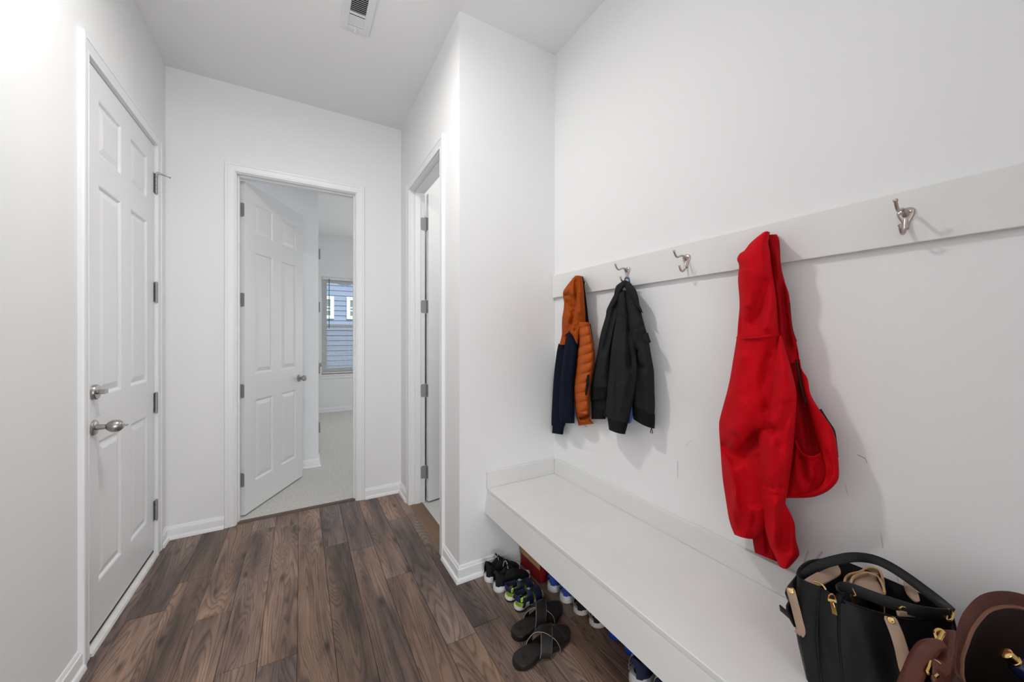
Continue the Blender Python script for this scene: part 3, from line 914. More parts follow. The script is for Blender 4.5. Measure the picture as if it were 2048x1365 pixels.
def cloth(name, m, parent, Lp, Rp, d0=.05, dome=.04, folds=(), rows=60, cols=28, back=.5, pw=2.0, pk=.5, bow=(0, 0), wob=.004, wsc=22, seed=0, thick=None, label=None, quilt=None):
    """garment piece: outline between a left and a right contour (sightlines of the photograph),
    its surface standing d0 + dome off the wall, closed at the back"""
    A = catmull([(*p, 0) for p in Lp], rows + 1)
    B = catmull([(*p, 0) for p in Rp], rows + 1)
    front, rear = [], []
    for i in range(rows + 1):
        s = i / rows
        fr, re = [], []
        for j in range(cols + 1):
            t = j / cols
            # ease so that columns gather at the rim, where the surface turns away
            te = .5 - .5 * cos(pi * t) if pk < 1 else t
            te = lerp(t, te, .6)
            u = lerp(A[i].x, B[i].x, te); v = lerp(A[i].y, B[i].y, te)
            b0, b1 = bow
            arch = 4 * te * (1 - te)
            v += b0 * arch * (1 - s) ** 3 + b1 * arch * s ** 3
            # skewed dome, peak at pk
            q = te / pk if te < pk else (1 - te) / (1 - pk)
            k = max(0.0, 1 - (1 - q) ** pw) ** .5
            base = prof(d0, s)
            dm = prof(dome, s)
            edge = min(1.0, k * 1.6)
            f = fold_depth(folds, u, v) * edge
            if quilt: f += quilt(u, v) * edge
            w = wob * noise.noise(Vector((u / wsc + seed * 17.3, v / (wsc * 1.8), seed * 3.1))) * edge * 1.6
            d = base + dm * k + f + w
            pf = onx(u, v, XR - max(d, .004))
            if pf.z > 1.535: pf = onx(u, v, XR - max(d, .021))
            fr.append(pf)
            if j not in (0, cols):
                db = base - prof(back, s) * base * min(1, k * 1.3) if thick is None else d - thick
                pb = onx(u, v, XR - max(db, .003))
                if pb.z > 1.535: pb = onx(u, v, XR - max(db, .0195))
                re.append(pb)
        front.append(fr); rear.append(re)
    mb = MB()
    bm = mb.bm
    F = [[bm.verts.new(p) for p in r] for r in front]
    R_ = [[F[i][0]] + [bm.verts.new(p) for p in r] + [F[i][-1]] for i, r in enumerate(rear)]
    for i in range(rows):
        for j in range(cols):
            bm.faces.new((F[i][j], F[i][j + 1], F[i + 1][j + 1], F[i + 1][j]))
            bm.faces.new((R_[i][j], R_[i + 1][j], R_[i + 1][j + 1], R_[i][j + 1]))
    for i in (0, rows):
        for j in range(cols):
            a, b, c, d = F[i][j], F[i][j + 1], R_[i][j + 1], R_[i][j]
            vs = []
            for x in (a, b, c, d):
                if x not in vs: vs.append(x)
            if len(vs) > 2: bm.faces.new(vs)
    return mb.build(name, m, parent, smooth=True, angle=70, label=label)

def cord(name, m, parent, pts, r, d, seg=6, n=24):
    """tube through sightline points; d = stand-off of each point from the wall"""
    P = [onx(u, v, XR - (d[i] if isinstance(d, (list, tuple)) else d)) for i, (u, v) in enumerate(pts)]
    mb = MB(); mb.tube(catmull(P, n), r, seg)
    return mb.build(name, m, parent, smooth=True)

# ---------------- red hoodie
rh = empty('red_hoodie', (1.33, .625, 1.60), 'bright red zip hoodie hanging by its hood above the bench end', 'hoodie')
hood_fold = [([(1536, 555), (1522, 610), (1503, 658)], 15, -.016), ([(1478, 610), (1482, 640), (1482, 672)], 4, -.008),
             ([(1488, 535), (1490, 580), (1493, 620)], 16, .010), ([(1543, 560), (1540, 620), (1532, 665)], 12, .010), ([(1533, 480), (1529, 520)], 6, -.004)]
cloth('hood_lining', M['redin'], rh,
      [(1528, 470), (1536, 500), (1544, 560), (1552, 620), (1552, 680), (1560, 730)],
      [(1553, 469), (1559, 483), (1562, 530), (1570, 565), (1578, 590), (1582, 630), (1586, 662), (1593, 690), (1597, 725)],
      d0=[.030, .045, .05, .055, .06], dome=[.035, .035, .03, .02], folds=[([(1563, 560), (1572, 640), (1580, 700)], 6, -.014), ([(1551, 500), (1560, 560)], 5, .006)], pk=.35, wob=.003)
cloth('hood', M['red'], rh,
      [(1524, 467), (1512, 476), (1499, 488), (1489, 501), (1479, 508), (1474, 519), (1478, 532), (1476, 561), (1479, 608), (1476, 648), (1474, 676)],
      [(1540, 465), (1537, 485), (1540, 503), (1548, 556), (1554, 600), (1557, 640), (1560, 674)],
      d0=[.070, .065, .06, .06, .06], dome=[.050, .075, .075, .07, .065], folds=hood_fold, rows=70, cols=40, bow=(-3, 2), pw=2.2, pk=.55)
mb = MB()
mb.tube(catmull([onx(u, v, XR - d) for u, v, d in ((1475, 676, .066), (1490, 677, .118), (1515, 675, .134), (1540, 672, .124), (1560, 672, .068))], 24), .0042, 6)
mb.build('neck_seam', M['red'], rh, smooth=True)
body_folds = [([(1526, 862), (1500, 888), (1472, 916), (1450, 900), (1440, 884)], 14, -.036),
              ([(1500, 905), (1505, 960), (1512, 1020)], 22, -.018),
              ([(1446, 905), (1464, 950), (1470, 985), (1478, 1030)], 7, .016), ([(1470, 985), (1466, 1020), (1470, 1055)], 6, .010),
              ([(1500, 800), (1480, 840), (1465, 870)], 22, .016), ([(1507, 1025), (1504, 1054)], 3.5, -.007), ([(1480, 700), (1476, 760), (1462, 820)], 22, .010),
              ([(1540, 700), (1528, 770), (1534, 830)], 12, -.012)]
cloth('body', M['red'], rh,
      [(1474, 672), (1467, 715), (1457, 772), (1441, 832), (1438, 855), (1441, 901), (1445, 955), (1453, 1009), (1457, 1034), (1462, 1053), (1469, 1070)],
      [(1562, 670), (1576, 715), (1586, 780), (1580, 850), (1560, 930), (1548, 1000), (1530, 1060), (1506, 1079)],
      d0=[.058, .062, .065, .07, .07, .06], dome=[.068, .075, .085, .09, .08, .055], folds=body_folds, rows=90, cols=48, pk=.42, wob=.006, bow=(0, 2))
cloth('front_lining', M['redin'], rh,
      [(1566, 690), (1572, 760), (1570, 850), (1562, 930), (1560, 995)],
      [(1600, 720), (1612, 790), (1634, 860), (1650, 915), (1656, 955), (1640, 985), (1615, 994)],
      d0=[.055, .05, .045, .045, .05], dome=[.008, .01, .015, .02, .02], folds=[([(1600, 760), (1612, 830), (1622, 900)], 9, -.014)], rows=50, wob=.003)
cloth('front_panel', M['red'], rh,
      [(1587, 668), (1594, 700), (1603, 765), (1619, 822), (1630, 864), (1643, 908), (1650, 945), (1640, 972), (1605, 986), (1572, 990)],
      [(1590, 672), (1596, 700), (1603, 737), (1615, 758), (1621, 788), (1639, 820), (1666, 861), (1675, 905), (1678, 945), (1675, 963), (1661, 979), (1642, 990), (1618, 996), (1572, 997)],
      d0=[.055, .06, .065, .07, .075, .07], dome=[.004, .012, .02, .026, .024, .012], folds=[([(1650, 900), (1662, 940), (1652, 968)], 5, -.008)], rows=70, cols=20, wob=.003)
cloth('pocket', M['red'], rh,
      [(1590, 880), (1588, 920), (1576, 960), (1570, 992)],
      [(1644, 905), (1652, 930), (1652, 955), (1632, 988)],
      d0=[.062, .062, .062, .065], dome=[.012, .022, .026, .016], bow=(20, 3), folds=[([(1600, 905), (1606, 945), (1614, 975)], 9, -.008), ([(1640, 925), (1636, 955), (1622, 980)], 8, -.008), ([(1618, 930), (1622, 960)], 9, .008)], rows=36, wob=.004)
cord('pocket_edge', M['red'], rh, [(1591, 882), (1599, 901), (1612, 912), (1628, 914), (1644, 906)], .0032, [.066, .078, .086, .084, .07])
sl_folds = [([(1512, 842), (1530, 852), (1552, 866)], 8, -.022), ([(1548, 730), (1545, 790), (1540, 822)], 6, .006), ([(1518, 968), (1545, 978), (1568, 976)], 5, -.007),
            ([(1522, 985), (1546, 992), (1566, 990)], 4, -.005), ([(1582, 800), (1565, 850), (1560, 900)], 10, -.008), ([(1548, 1000), (1552, 1050), (1546, 1090)], 10, .010),
            ([(1566, 1010), (1570, 1060), (1565, 1110)], 14, -.014), ([(1550, 815), (1570, 808), (1588, 800)], 3, -.003), ([(1578, 700), (1584, 740)], 8, .006),
            ([(1540, 880), (1542, 930), (1545, 960)], 12, .008)]
cloth('sleeve', M['red'], rh,
      [(1558, 674), (1549, 715), (1544, 760), (1541, 800), (1534, 828), (1520, 845), (1516, 880), (1516, 950), (1521, 996), (1528, 1048), (1538, 1088), (1548, 1108), (1557, 1131)],
      [(1563, 671), (1572, 702), (1583, 740), (1592, 778), (1593, 808), (1589, 870), (1583, 928), (1576, 982), (1571, 1006), (1579, 1023), (1589, 1047), (1592, 1080), (1599, 1107), (1594, 1118), (1580, 1134)],
      d0=[.075, .095, .105, .11, .10, .09, .085], dome=[.055, .07, .07, .065, .06, .055, .05], folds=sl_folds, rows=96, cols=34, wob=.005, bow=(0, 6))
cloth('hem_rib', M['redrib'], rh,
      [(1498, 1025), (1503, 1060), (1507, 1092), (1510, 1106)],
      [(1545, 1025), (1550, 1070), (1556, 1105), (1560, 1127)],
      d0=.045, dome=.03, rows=24, wob=.003, folds=[([(1530, 1030), (1536, 1110)], 5, -.008)])
cord('zipper', M['zip'], rh, [(1578, 606), (1581, 640), (1585, 664), (1592, 684)], .0028, [.062, .060, .058, .056])
cord('zipper', M['zip'], rh, [(1640, 819), (1655, 843), (1667, 862), (1671, 888), (1674, 915)], .0034, [.062, .062, .064, .064, .064])
cord('zipper', M['zip'], rh, [(1592, 720), (1597, 745), (1602, 772), (1612, 806)], .0026, [.070, .074, .076, .074])

# ---------------- orange and navy jacket
oj = empty('orange_hooded_jacket', (1.33, 1.557, 1.60), 'orange and navy quilted hooded jacket hanging nearest the nook corner', 'jacket')
cloth('sleeve', M['navy'], oj,
      [(1117, 688), (1113, 708), (1108, 750), (1105, 798), (1103, 848), (1105, 853), (1104, 867)],
      [(1132, 688), (1134, 720), (1134, 780), (1132, 830), (1131, 848), (1128, 856), (1126, 870)],
      d0=[.02, .024, .026, .028], dome=[.025, .032, .034, .030], rows=50, cols=18, wob=.003, label='navy far sleeve with ribbed cuff')
cloth('shoulder_yoke', M['orange'], oj, [(1124, 668), (1122, 678), (1119, 690)], [(1136, 664), (1136, 676), (1134, 690)], d0=.03, dome=.035, rows=12, cols=12, wob=.002)
cloth('hood', M['orange'], oj,
      [(1150, 552), (1139, 565), (1127, 582), (1126, 593), (1128, 605), (1127, 620), (1124, 640), (1124, 674)],
      [(1164, 553), (1167, 575), (1169, 600), (1171, 622), (1173, 647)],
      d0=[.075, .06, .05, .04], dome=[.045, .065, .065, .055],
      folds=[([(1151, 556), (1152, 580), (1152, 610), (1147, 628)], 4, -.016), ([(1128, 592), (1137, 590), (1144, 598), (1146, 620)], 4, -.014), ([(1133, 600), (1141, 618), (1147, 630), (1140, 652)], 4, -.014),
             ([(1158, 580), (1160, 630)], 6, .007), ([(1136, 575), (1148, 590)], 5, .008), ([(1131, 625), (1136, 655)], 5, .006)], rows=60, cols=36, wob=.003, bow=(-1, -2))
cloth('hood_trim', M['black'], oj, [(1161, 553), (1165, 580), (1168, 610), (1171, 646)], [(1166, 553), (1170, 580), (1174, 612), (1178, 647)],
      d0=[.050, .045, .045, .045], dome=.012, rows=40, cols=10, wob=0, label='black trim along the hood opening')
qlines = [([(1144 - 0 * k, 0)], 0, 0) for k in ()]
def quilt(u, v):
    """puffed channels between slanted stitch lines about 18.5 px apart"""
    x = (u - 1170) / 22.0
    p = ((v + (u - 1170) * .30 + 5 * x * x * .4 - 654) / 18.6) % 1.0
    return .011 * abs(sin(pi * p)) ** .5 - .006
cloth('quilted_front', M['orangeq'], oj,
      [(1152, 644), (1155, 668), (1157, 690), (1154, 705), (1151, 740), (1147, 775), (1149, 803), (1151, 825)],
      [(1179, 645), (1184, 672), (1189, 700), (1189, 722), (1185, 750), (1180, 780), (1179, 830)],
      d0=[.045, .04, .035, .035], dome=[.05, .06, .062, .055], quilt=quilt, rows=150, cols=30, wob=.002, pw=2.4)
cloth('shoulder', M['orange'], oj, [(1144, 643), (1138, 654), (1136, 664), (1144, 672), (1151, 684)], [(1162, 643), (1162, 655), (1159, 668), (1157, 680), (1155, 690)],
      d0=[.06, .062, .06], dome=[.04, .042, .035], rows=24, cols=16, wob=.002, folds=[([(1155, 650), (1147, 664)], 2.5, -.008)])
cloth('sleeve', M['navy'], oj,
      [(1136, 662), (1130, 688), (1126, 720), (1120, 771), (1118, 826), (1119, 832)],
      [(1140, 664), (1154, 688), (1154, 710), (1151, 738), (1147, 777), (1149, 827), (1149, 832)],
      d0=[.055, .06, .06, .06], dome=[.04, .05, .05, .042], rows=56, cols=24, wob=.004, folds=[([(1139, 690), (1136, 760), (1135, 820)], 6, -.004)], label='navy near sleeve')
cloth('cuff', M['navy'], oj, [(1119, 830), (1120, 845)], [(1149, 830), (1149, 847)], d0=.06, dome=.038, rows=8, cols=20, wob=.001, bow=(0, 1))
cloth('hem', M['orange'], oj, [(1151, 820), (1153, 833), (1155, 842), (1157, 852)], [(1180, 822), (1180, 832), (1181, 840), (1188, 848)],
      d0=[.04, .04, .036, .034], dome=[.05, .045, .036, .03], rows=20, cols=22, wob=.003, folds=[([(1158, 838), (1172, 834), (1184, 826)], 3.5, -.022), ([(1158, 843), (1172, 846)], 2.5, .006)])
cloth('pocket_welt', M['black'], oj, [(1174, 750), (1172, 770), (1170, 790)], [(1179, 750), (1178, 770), (1173, 792)], d0=[.094, .098, .094], dome=.006, rows=14, cols=6, wob=0, label='dark pocket opening')
cord('zipper', M['zip'], oj, [(1180, 648), (1184, 672), (1187, 694), (1188, 712)], .0035, .042)
cord('drawcord', M['black'], oj, [(1169, 848), (1170, 852), (1173, 855)], .0012, .05, n=8)

# ---------------- charcoal wool jacket
gj = empty('charcoal_jacket', (1.33, 1.247, 1.58), 'charcoal grey wool jacket with black knit cuffs hanging between two hoodies', 'jacket')
cord('hanging_loop', M['denim'], gj, [(1249, 562), (1251, 556), (1255, 555), (1258, 558), (1259, 566)], .003, [.055, .062, .064, .06, .045])
cloth('body_back', M['grey'], gj,
      [(1228, 590), (1214, 618), (1211, 634), (1201, 669), (1195, 706), (1189, 735), (1182, 774)],
      [(1252, 585), (1246, 620), (1238, 660), (1230, 705), (1224, 745), (1222, 775)],
      d0=[.04, .035, .03, .03], dome=[.045, .06, .06, .055], rows=60, cols=34, wob=.004,
      folds=[([(1233, 600), (1222, 650), (1206, 710)], 6, -.018), ([(1242, 610), (1232, 660), (1222, 720)], 5, -.016), ([(1216, 640), (1204, 690)], 5, .006), ([(1226, 640), (1214, 700), (1204, 760)], 7, .010)])
cloth('hem_band', M['black'], gj, [(1182, 771), (1181, 790), (1181, 804)], [(1222, 771), (1220, 786), (1218, 800)], d0=.03, dome=.052, rows=14, cols=24, wob=.002, bow=(-1, -4))
cloth('sleeve', M['grey'], gj, [(1182, 792), (1183, 817)], [(1220, 792), (1218, 838)], d0=.02, dome=.03, rows=10, cols=16, wob=.001, bow=(5, 0))
cloth('cuff', M['black'], gj, [(1183, 814), (1183, 839)], [(1214, 822), (1211, 839)], d0=.022, dome=.034, rows=10, cols=16, wob=.001, label='black knit cuff of the far sleeve')
cloth('shirt_lining', M['denim'], gj, [(1256, 800), (1256, 840), (1257, 848)], [(1268, 800), (1266, 830), (1262, 846)], d0=.03, dome=.02, rows=14, cols=10, wob=.003, label='pale blue lining showing below')
cloth('front_body', M['grey'], gj,
      [(1240, 580), (1246, 640), (1255, 700), (1262, 760), (1264, 815)],
      [(1272, 582), (1283, 628), (1290, 654), (1297, 680), (1302, 708), (1304, 720), (1308, 745), (1309, 783), (1310, 809), (1309, 832)],
      d0=[.045, .045, .04, .035], dome=[.045, .055, .06, .05], rows=70, cols=40, wob=.005,
      folds=[([(1276, 700), (1270, 706), (1275, 730), (1290, 738)], 5, -.016), ([(1277, 735), (1283, 790), (1280, 820)], 8, -.012), ([(1265, 645), (1272, 660), (1268, 690)], 6, .006), ([(1293, 640), (1280, 655), (1268, 660)], 3, -.004), ([(1290, 745), (1295, 800)], 8, .006)])
cloth('hem_band', M['black'], gj, [(1263, 810), (1265, 826), (1267, 839)], [(1310, 828), (1310, 845), (1309, 858)], d0=.034, dome=.05, rows=14, cols=24, wob=.002, bow=(1, 3))
cloth('sleeve', M['grey'], gj,
      [(1240, 585), (1236, 615), (1232, 640), (1226, 669), (1221, 708), (1218, 740), (1215, 778), (1212, 815), (1214, 836)],
      [(1252, 582), (1254, 610), (1258, 645), (1268, 680), (1273, 712), (1275, 752), (1266, 803), (1260, 828), (1256, 845)],
      d0=[.065, .07, .075, .07, .065], dome=[.035, .05, .06, .06, .05], rows=90, cols=36, wob=.005,
      folds=[([(1257, 648), (1257, 690), (1258, 740)], 4, -.012), ([(1233, 700), (1232, 790), (1232, 830)], 4, -.008), ([(1244, 760), (1240, 830)], 8, .007), ([(1233, 636), (1245, 634), (1254, 640)], 1.8, -.004),
             ([(1260, 700), (1265, 760), (1256, 800)], 7, -.008)], bow=(0, 3), label='charcoal near sleeve')
cloth('cuff', M['black'], gj, [(1214, 833), (1216, 845), (1218, 860)], [(1258, 840), (1254, 855), (1250, 869)], d0=.066, dome=.046, rows=14, cols=24, wob=.003, bow=(1, 2), label='black knit cuff of the near sleeve')
cloth('collar', M['grey'], gj,
      [(1250, 560), (1240, 566), (1232, 573), (1229, 585), (1226, 598), (1214, 617)],
      [(1258, 564), (1252, 572), (1246, 578), (1240, 590), (1236, 602), (1222, 622)], d0=[.06, .07, .065, .05], dome=.022, rows=36, cols=14, wob=.002)
cloth('collar', M['grey'], gj,
      [(1246, 562), (1250, 575), (1256, 590), (1264, 604), (1276, 620), (1284, 626)],
      [(1259, 564), (1271, 579), (1277, 596), (1279, 609), (1283, 618), (1286, 627)], d0=[.055, .07, .07, .065, .06], dome=[.03, .035, .03, .022], rows=40, cols=18, wob=.003)
cloth('pocket_flap', M['grey'], gj, [(1280, 668), (1282, 676), (1284, 681)], [(1296, 666), (1299, 676), (1302, 685)], d0=.082, dome=.018, rows=10, cols=14, wob=.001, bow=(0, 3))
mb = MB()
c = onx(1303, 861, XR - .06)
mb.tube([c + Vector((0, .000, .012)), c + Vector((0, .006, -.012)), c + Vector((0, -.006, -.012))], .0022, 6, closed=True)
mb.build('zip_pull', M['zip'], gj, smooth=True)
# =================================================================== SHOES (local: heel at x=0, toe +x, z up)
def halfwidth(x, W, side):
    """sole outline, x in 0..1; side +1 outer, -1 inner"""
    k = [(0, .0), (.02, .42), (.08, .70), (.18, .80), (.35, .74 if side > 0 else .62), (.55, .86 if side > 0 else .80), (.72, 1.0), (.86, .86), (.95, .56), (.99, .24), (1.0, 0)]
    for (a, p), (b, q) in zip(k, k[1:]):
        if x <= b:
            t = (x - a) / (b - a); t = t * t * (3 - 2 * t) if 0.03 < a < .9 else t ** (.5 if a == 0 else 1)
            return W / 2 * lerp(p, q, t)
    return 0.0

def outline(Ln, W, n=26, scale=1.0):
    xs = [.5 - .5 * cos(pi * i / n) for i in range(n + 1)]
    up = [(x * Ln, halfwidth(x, W * scale, 1)) for x in xs]
    dn = [(x * Ln, -halfwidth(x, W * scale, -1)) for x in xs[1:-1]]
    return up + dn[::-1]

def sole_part(root, name, m, Ln, W, levels, zcurve=None):
    """levels: (z, scale of width, inset along x); zcurve adds height along x"""
    mb = MB(); loops = []
    base = outline(Ln, W)
    for z, sc, ins in levels:
        lp = []
        for x, y in base:
            xx = Ln / 2 + (x - Ln / 2) * (1 - 2 * ins / Ln)
            lp.append((xx, y * sc, z + (zcurve(x / Ln) * (z / levels[-1][0]) if zcurve and z > 0 else 0)))
        loops.append(lp)
    mb.loft(loops)
    return mb.build(name, m, root, smooth=True, world=False, angle=50)

def sneaker(name, loc, rz, Ln, W, H, sole_h, mats, label, cat='shoe', group=None, laces=True, loop=False, stripes=0, tongue=True):
    r = empty(name, loc, label, cat, group, rz=rz)
    zc = lambda t: .35 * sole_h * (max(0, 1 - t / .35) ** 1.5) + .35 * sole_h * max(0, (t - .82) / .18) ** 2 - .08 * sole_h
    sole_part(r, 'sole', mats['sole'], Ln, W, [(0.0, .90, .006), (.004, .97, .002), (sole_h * .45, 1.0, 0), (sole_h * .55, .985, .001), (sole_h, .97, .002)], zc)
    sole_part(r, 'outsole', mats.get('out', mats['sole']), Ln, W, [(-.0003, .86, .008), (.003, .985, .001)])
    # upper: grid along x and around the section; the collar folds down into the shoe
    nx, na = 44, 28
    mb = MB(); rows = []
    def top(t):
        k = [(0, .80), (.04, .98), (.12, .90), (.24, .80), (.36, .96), (.44, .90), (.6, .66), (.8, .45), (.93, .33), (1, .12)]
        for (a, p), (b, q) in zip(k, k[1:]):
            if t <= b:
                f = (t - a) / (b - a); return H * lerp(p, q, f * f * (3 - 2 * f))
        return .1 * H
    for i in range(nx + 1):
        t = .012 + .976 * (.5 - .5 * cos(pi * i / nx))
        wo, wi = halfwidth(t, W, 1) * .93, halfwidth(t, W, -1) * .93
        zb = sole_h + zc(t) - .004
        h = max(top(t) - zb, .004)
        row = []
        for j in range(na + 1):
            ph = pi * j / na
            c = cos(ph); s = sin(ph)
            lean = .30 * max(0, 1 - abs(t - .2) / .3)
            y = (wo if c > 0 else wi) * (abs(c) ** .62) * (1 if c > 0 else -1) * (1 - lean * s * s * .8)
            z = zb + h * s ** .75
            # opening
            cx_, ex = .215, .165
            q = ((t - cx_) / ex) ** 2 + (y / (max(wo, wi) * .58)) ** 2
            if q < 1 and s > .5:
                dpt = min(1.0, (1 - q) * 4.0)
                z = lerp(z, zb + .006, dpt)
            row.append((t * Ln, y, z))
        rows.append(row)
    mb.loft(rows, False, False)
    mb.build('upper', mats['upper'], r, smooth=True, world=False, angle=180)
    mb = MB()
    mb.loft([[(Ln * (.215 + .150 * cos(a)), W * .40 * .58 * sin(a), sole_h + .004 + .001 * k) for a in [2 * pi * q / 24 for q in range(24)]] for k in (0, 3)])
    mb.build('insole', mats.get('in', M['shoein']), r, world=False)
    if tongue:
        P = [(Ln * .50, 0, H * .80), (Ln * .42, 0, H * .97), (Ln * .35, 0, H * 1.10), (Ln * .315, 0, H * 1.12)]
        mb = MB(); mb.ribbon(catmull(P, 10), [W * .30] * 5 + [W * .36] * 5, .006, (0, 1, 0)); mb.build('tongue', mats['upper'], r, world=False, bevel=.002, smooth=True)
    if laces:
        mb = MB()
        for k in range(4):
            t = .46 + .055 * k
            zz = top(t) + .003; w = W * .2
            mb.tube(catmull([(t * Ln, -w, zz - .008), (t * Ln + .003, -w * .4, zz), (t * Ln, 0, zz + .003), (t * Ln - .003, w * .4, zz), (t * Ln, w, zz - .008)], 12), .0022, 6)
        mb.build('laces', mats.get('lace', mats['upper']), r, smooth=True, world=False)
    if stripes:
        for k in range(stripes):
            mb = MB()
            t = .035 + .045 * k
            w = halfwidth(t, W, 1) * .95
            mb.tube([(t * Ln - .001, w * .93 + .001, sole_h + .010), (t * Ln + .004, w * .90 + .002, sole_h + (top(t) - sole_h) * .5), (t * Ln + .010, w * .78, top(t) * .92)], .0016, 6)
            mb.build('stripe', M['white'], r, smooth=True, world=False)
    if loop:
        mb = MB(); P = [(Ln * .34, -W * .20, H * .95), (Ln * .33, -W * .10, H * 1.18), (Ln * .32, 0, H * 1.25), (Ln * .30, W * .12, H * 1.17), (Ln * .30, W * .24, H * .90)]
        mb.tube(catmull(P, 20), .0020, 6); mb.build('elastic_cord', M['grey_cord'], r, smooth=True, world=False)
    return r

BK = dict(sole=M['sole'], upper=M['shoeblack'], out=M['sole'])
G1 = 'pair of black sneakers by the nook wall'
s1 = sneaker('black_sneaker', (.852, 1.776, 0), rad(0), .218, .086, .108, .030, BK, 'black child sneaker with white sole touching the nook wall baseboard', group=None, loop=True)
s2 = copy_tree(s1)
s2.location = (.860, 1.684, 0); s2.rotation_euler = (0, 0, rad(1))
s2['label'] = 'black child sneaker with white sole beside the lime sandals'

def sandal(name, loc, rz, label, mirror=1):
    r = empty(name, loc, label, 'sandal', None, rz=rz)
    Ln, W = .172, .072
    zc = lambda t: .006 * max(0, (t - .75) / .25) ** 2
    sole_part(r, 'outsole', M['soledark'], Ln, W, [(0, .9, .004), (.004, 1.0, .0005), (.010, 1.0, 0)])
    sole_part(r, 'midsole', M['sole'], Ln, W, [(.010, 1.0, 0), (.015, 1.01, -.001), (.0235, .98, .001)], zc)
    sole_part(r, 'footbed', M['lime'], Ln, W, [(.0230, .90, .004), (.0255, .88, .006)], zc)
    def strap(nm, m, P, w, th=.005, par=r):
        mb = MB(); mb.ribbon(catmull([(x, y * mirror, z) for x, y, z in P], 20), w, th, (1, .0, 0)); return mb.build(nm, m, par, smooth=True, world=False, bevel=.0015, angle=60)
    strap('toe_strap', M['navysandal'], [(.135, -.034, .018), (.132, -.026, .042), (.128, 0, .056), (.126, .024, .044), (.124, .034, .020)], .040)
    strap('instep_strap', M['navysandal'], [(.085, -.031, .018), (.082, -.027, .048), (.080, 0, .068), (.078, .027, .050), (.076, .032, .020)], .026)
    mb = MB()
    lp = catmull([(.080, -.026, .05), (.040, -.030, .052), (.012, -.022, .060), (.004, 0, .064), (.012, .022, .060), (.040, .030, .052), (.078, .026, .05)], 30)
    mb.ribbon(lp, .024, .005, (0, 0, 1)); hs = mb.build('heel_strap', M['navysandal'], r, smooth=True, world=False, bevel=.0015, angle=60)
    for y in (-.031, .031):
        mb = MB(); mb.ribbon([(.030, y * .9, .020), (.034, y, .036), (.036, y, .052)], .016, .004, (1, 0, 0)); mb.build('side_strap', M['navysandal'], r, world=False, bevel=.001)
    for x, y, z in ((.118, .0335, .034), (.060, .0340, .046), (.020, -.027, .060)):
        mb = MB(); mb.box(x - .006, x + .006, y - .0035, y + .0035, z - .010, z + .010); mb.build('lime_tab', M['limebright'], r, world=False, bevel=.002)
    for k in range(3):
        mb = MB(); t = .088 + k * .012
        mb.tube(catmull([(t, -.016, .066 - k * .004), (t + .003, 0, .073 - k * .004), (t, .016, .066 - k * .004)], 8), .0020, 6)
        mb.build('elastic_lace', M['shoein'], r, smooth=True, world=False)
    mb = MB(); mb.box(.076, .090, -.006, .006, .0715, .0745); mb.build('badge', M['grey_cord'], r, world=False, bevel=.001)
    return r
sandal('navy_sandal', (.880, 1.594, 0), rad(5), 'navy and lime child sandal next to the black sneakers', 1)
sandal('navy_sandal', (.886, 1.514, 0), rad(7), 'navy and lime child sandal nearer the black slides', -1)

def slide(name, loc, rz, label, mirror=1):
    r = empty(name, loc, label, 'sandal', None, rz=rz)
    Ln, W = .300, .106
    zc = lambda t: .004 * max(0, 1 - t / .3) + .006 * max(0, (t - .8) / .2) ** 2
    sole_part(r, 'sole', M['slide'], Ln, W, [(0, .94, .004), (.004, 1.0, 0), (.017, 1.0, 0), (.019, .985, .001)], zc)
    sole_part(r, 'footbed', M['slidefoot'], Ln, W, [(.019, .955, .003), (.0225, .94, .004)], zc)
    def strap(P, w):
        path = catmull([(x, y * mirror, z) for x, y, z in P], 26)
        sides = [(1, -.35 * mirror * (1 if P[0][0] < P[-1][0] else -1), 0)] * 26
        mb = MB(); mb.ribbon(path, w, .0032, sides=sides); s = mb.build('cross_strap', M['slide'], r, smooth=True, world=False, angle=60)
        # pale raw edge of the leather on both sides
        for sg in (-1, 1):
            ed = []
            for i, p in enumerate(path):
                t = (path[min(i + 1, 25)] - path[max(i - 1, 0)]).normalized(); sd = Vector(sides[i]); sd = (sd - t * sd.dot(t)).normalized()
                ed.append(p + sd * sg * w / 2)
            mb = MB(); mb.tube(ed, .0013, 5); mb.build('strap_edge', M['greyedge'], s, smooth=True, world=False)
    strap([(.120, -.048, .010), (.128, -.047, .034), (.150, -.024, .066), (.178, .008, .072), (.206, .040, .052), (.216, .051, .026), (.217, .051, .010)], .046)
    strap([(.216, -.050, .010), (.214, -.050, .026), (.200, -.036, .056), (.172, -.004, .076), (.144, .026, .070), (.122, .046, .036), (.114, .047, .010)], .046)
    mb = MB(); mb.box(.036, .052, -.010, .010, .0245, .0255); mb.build('stamp', M['slide'], r, world=False)
    return r
slide('black_slide', (.795, 1.376, 0), rad(10), 'worn black leather cross strap slide nearer the lime sandals', -1)
slide('black_slide', (.730, 1.254, 0), rad(7), 'worn black leather cross strap slide farthest out on the plank floor', 1)

# shoe box under the bench
bx = empty('shoe_box', (1.225, 1.71, 0), 'red cardboard shoe box with kraft flap under the bench behind the black sneakers', 'box')
mb = MB(); mb.box(-.128, .128, -.098, .098, 0, .112); mb.build('box_body', M['boxred'], bx, world=False, bevel=.0015)
mb = MB(); mb.hexa([(-.130 + o, y, z) for o in (-.0022, 0) for y in (-.098, .098) for z in (.074, .113)]); mb.build('flap', M['kraft'], bx, world=False)
mb = MB(); mb.box(-.126, .126, -.096, .096, .1122, .1135); mb.build('lid', M['kraft'], bx, world=False)

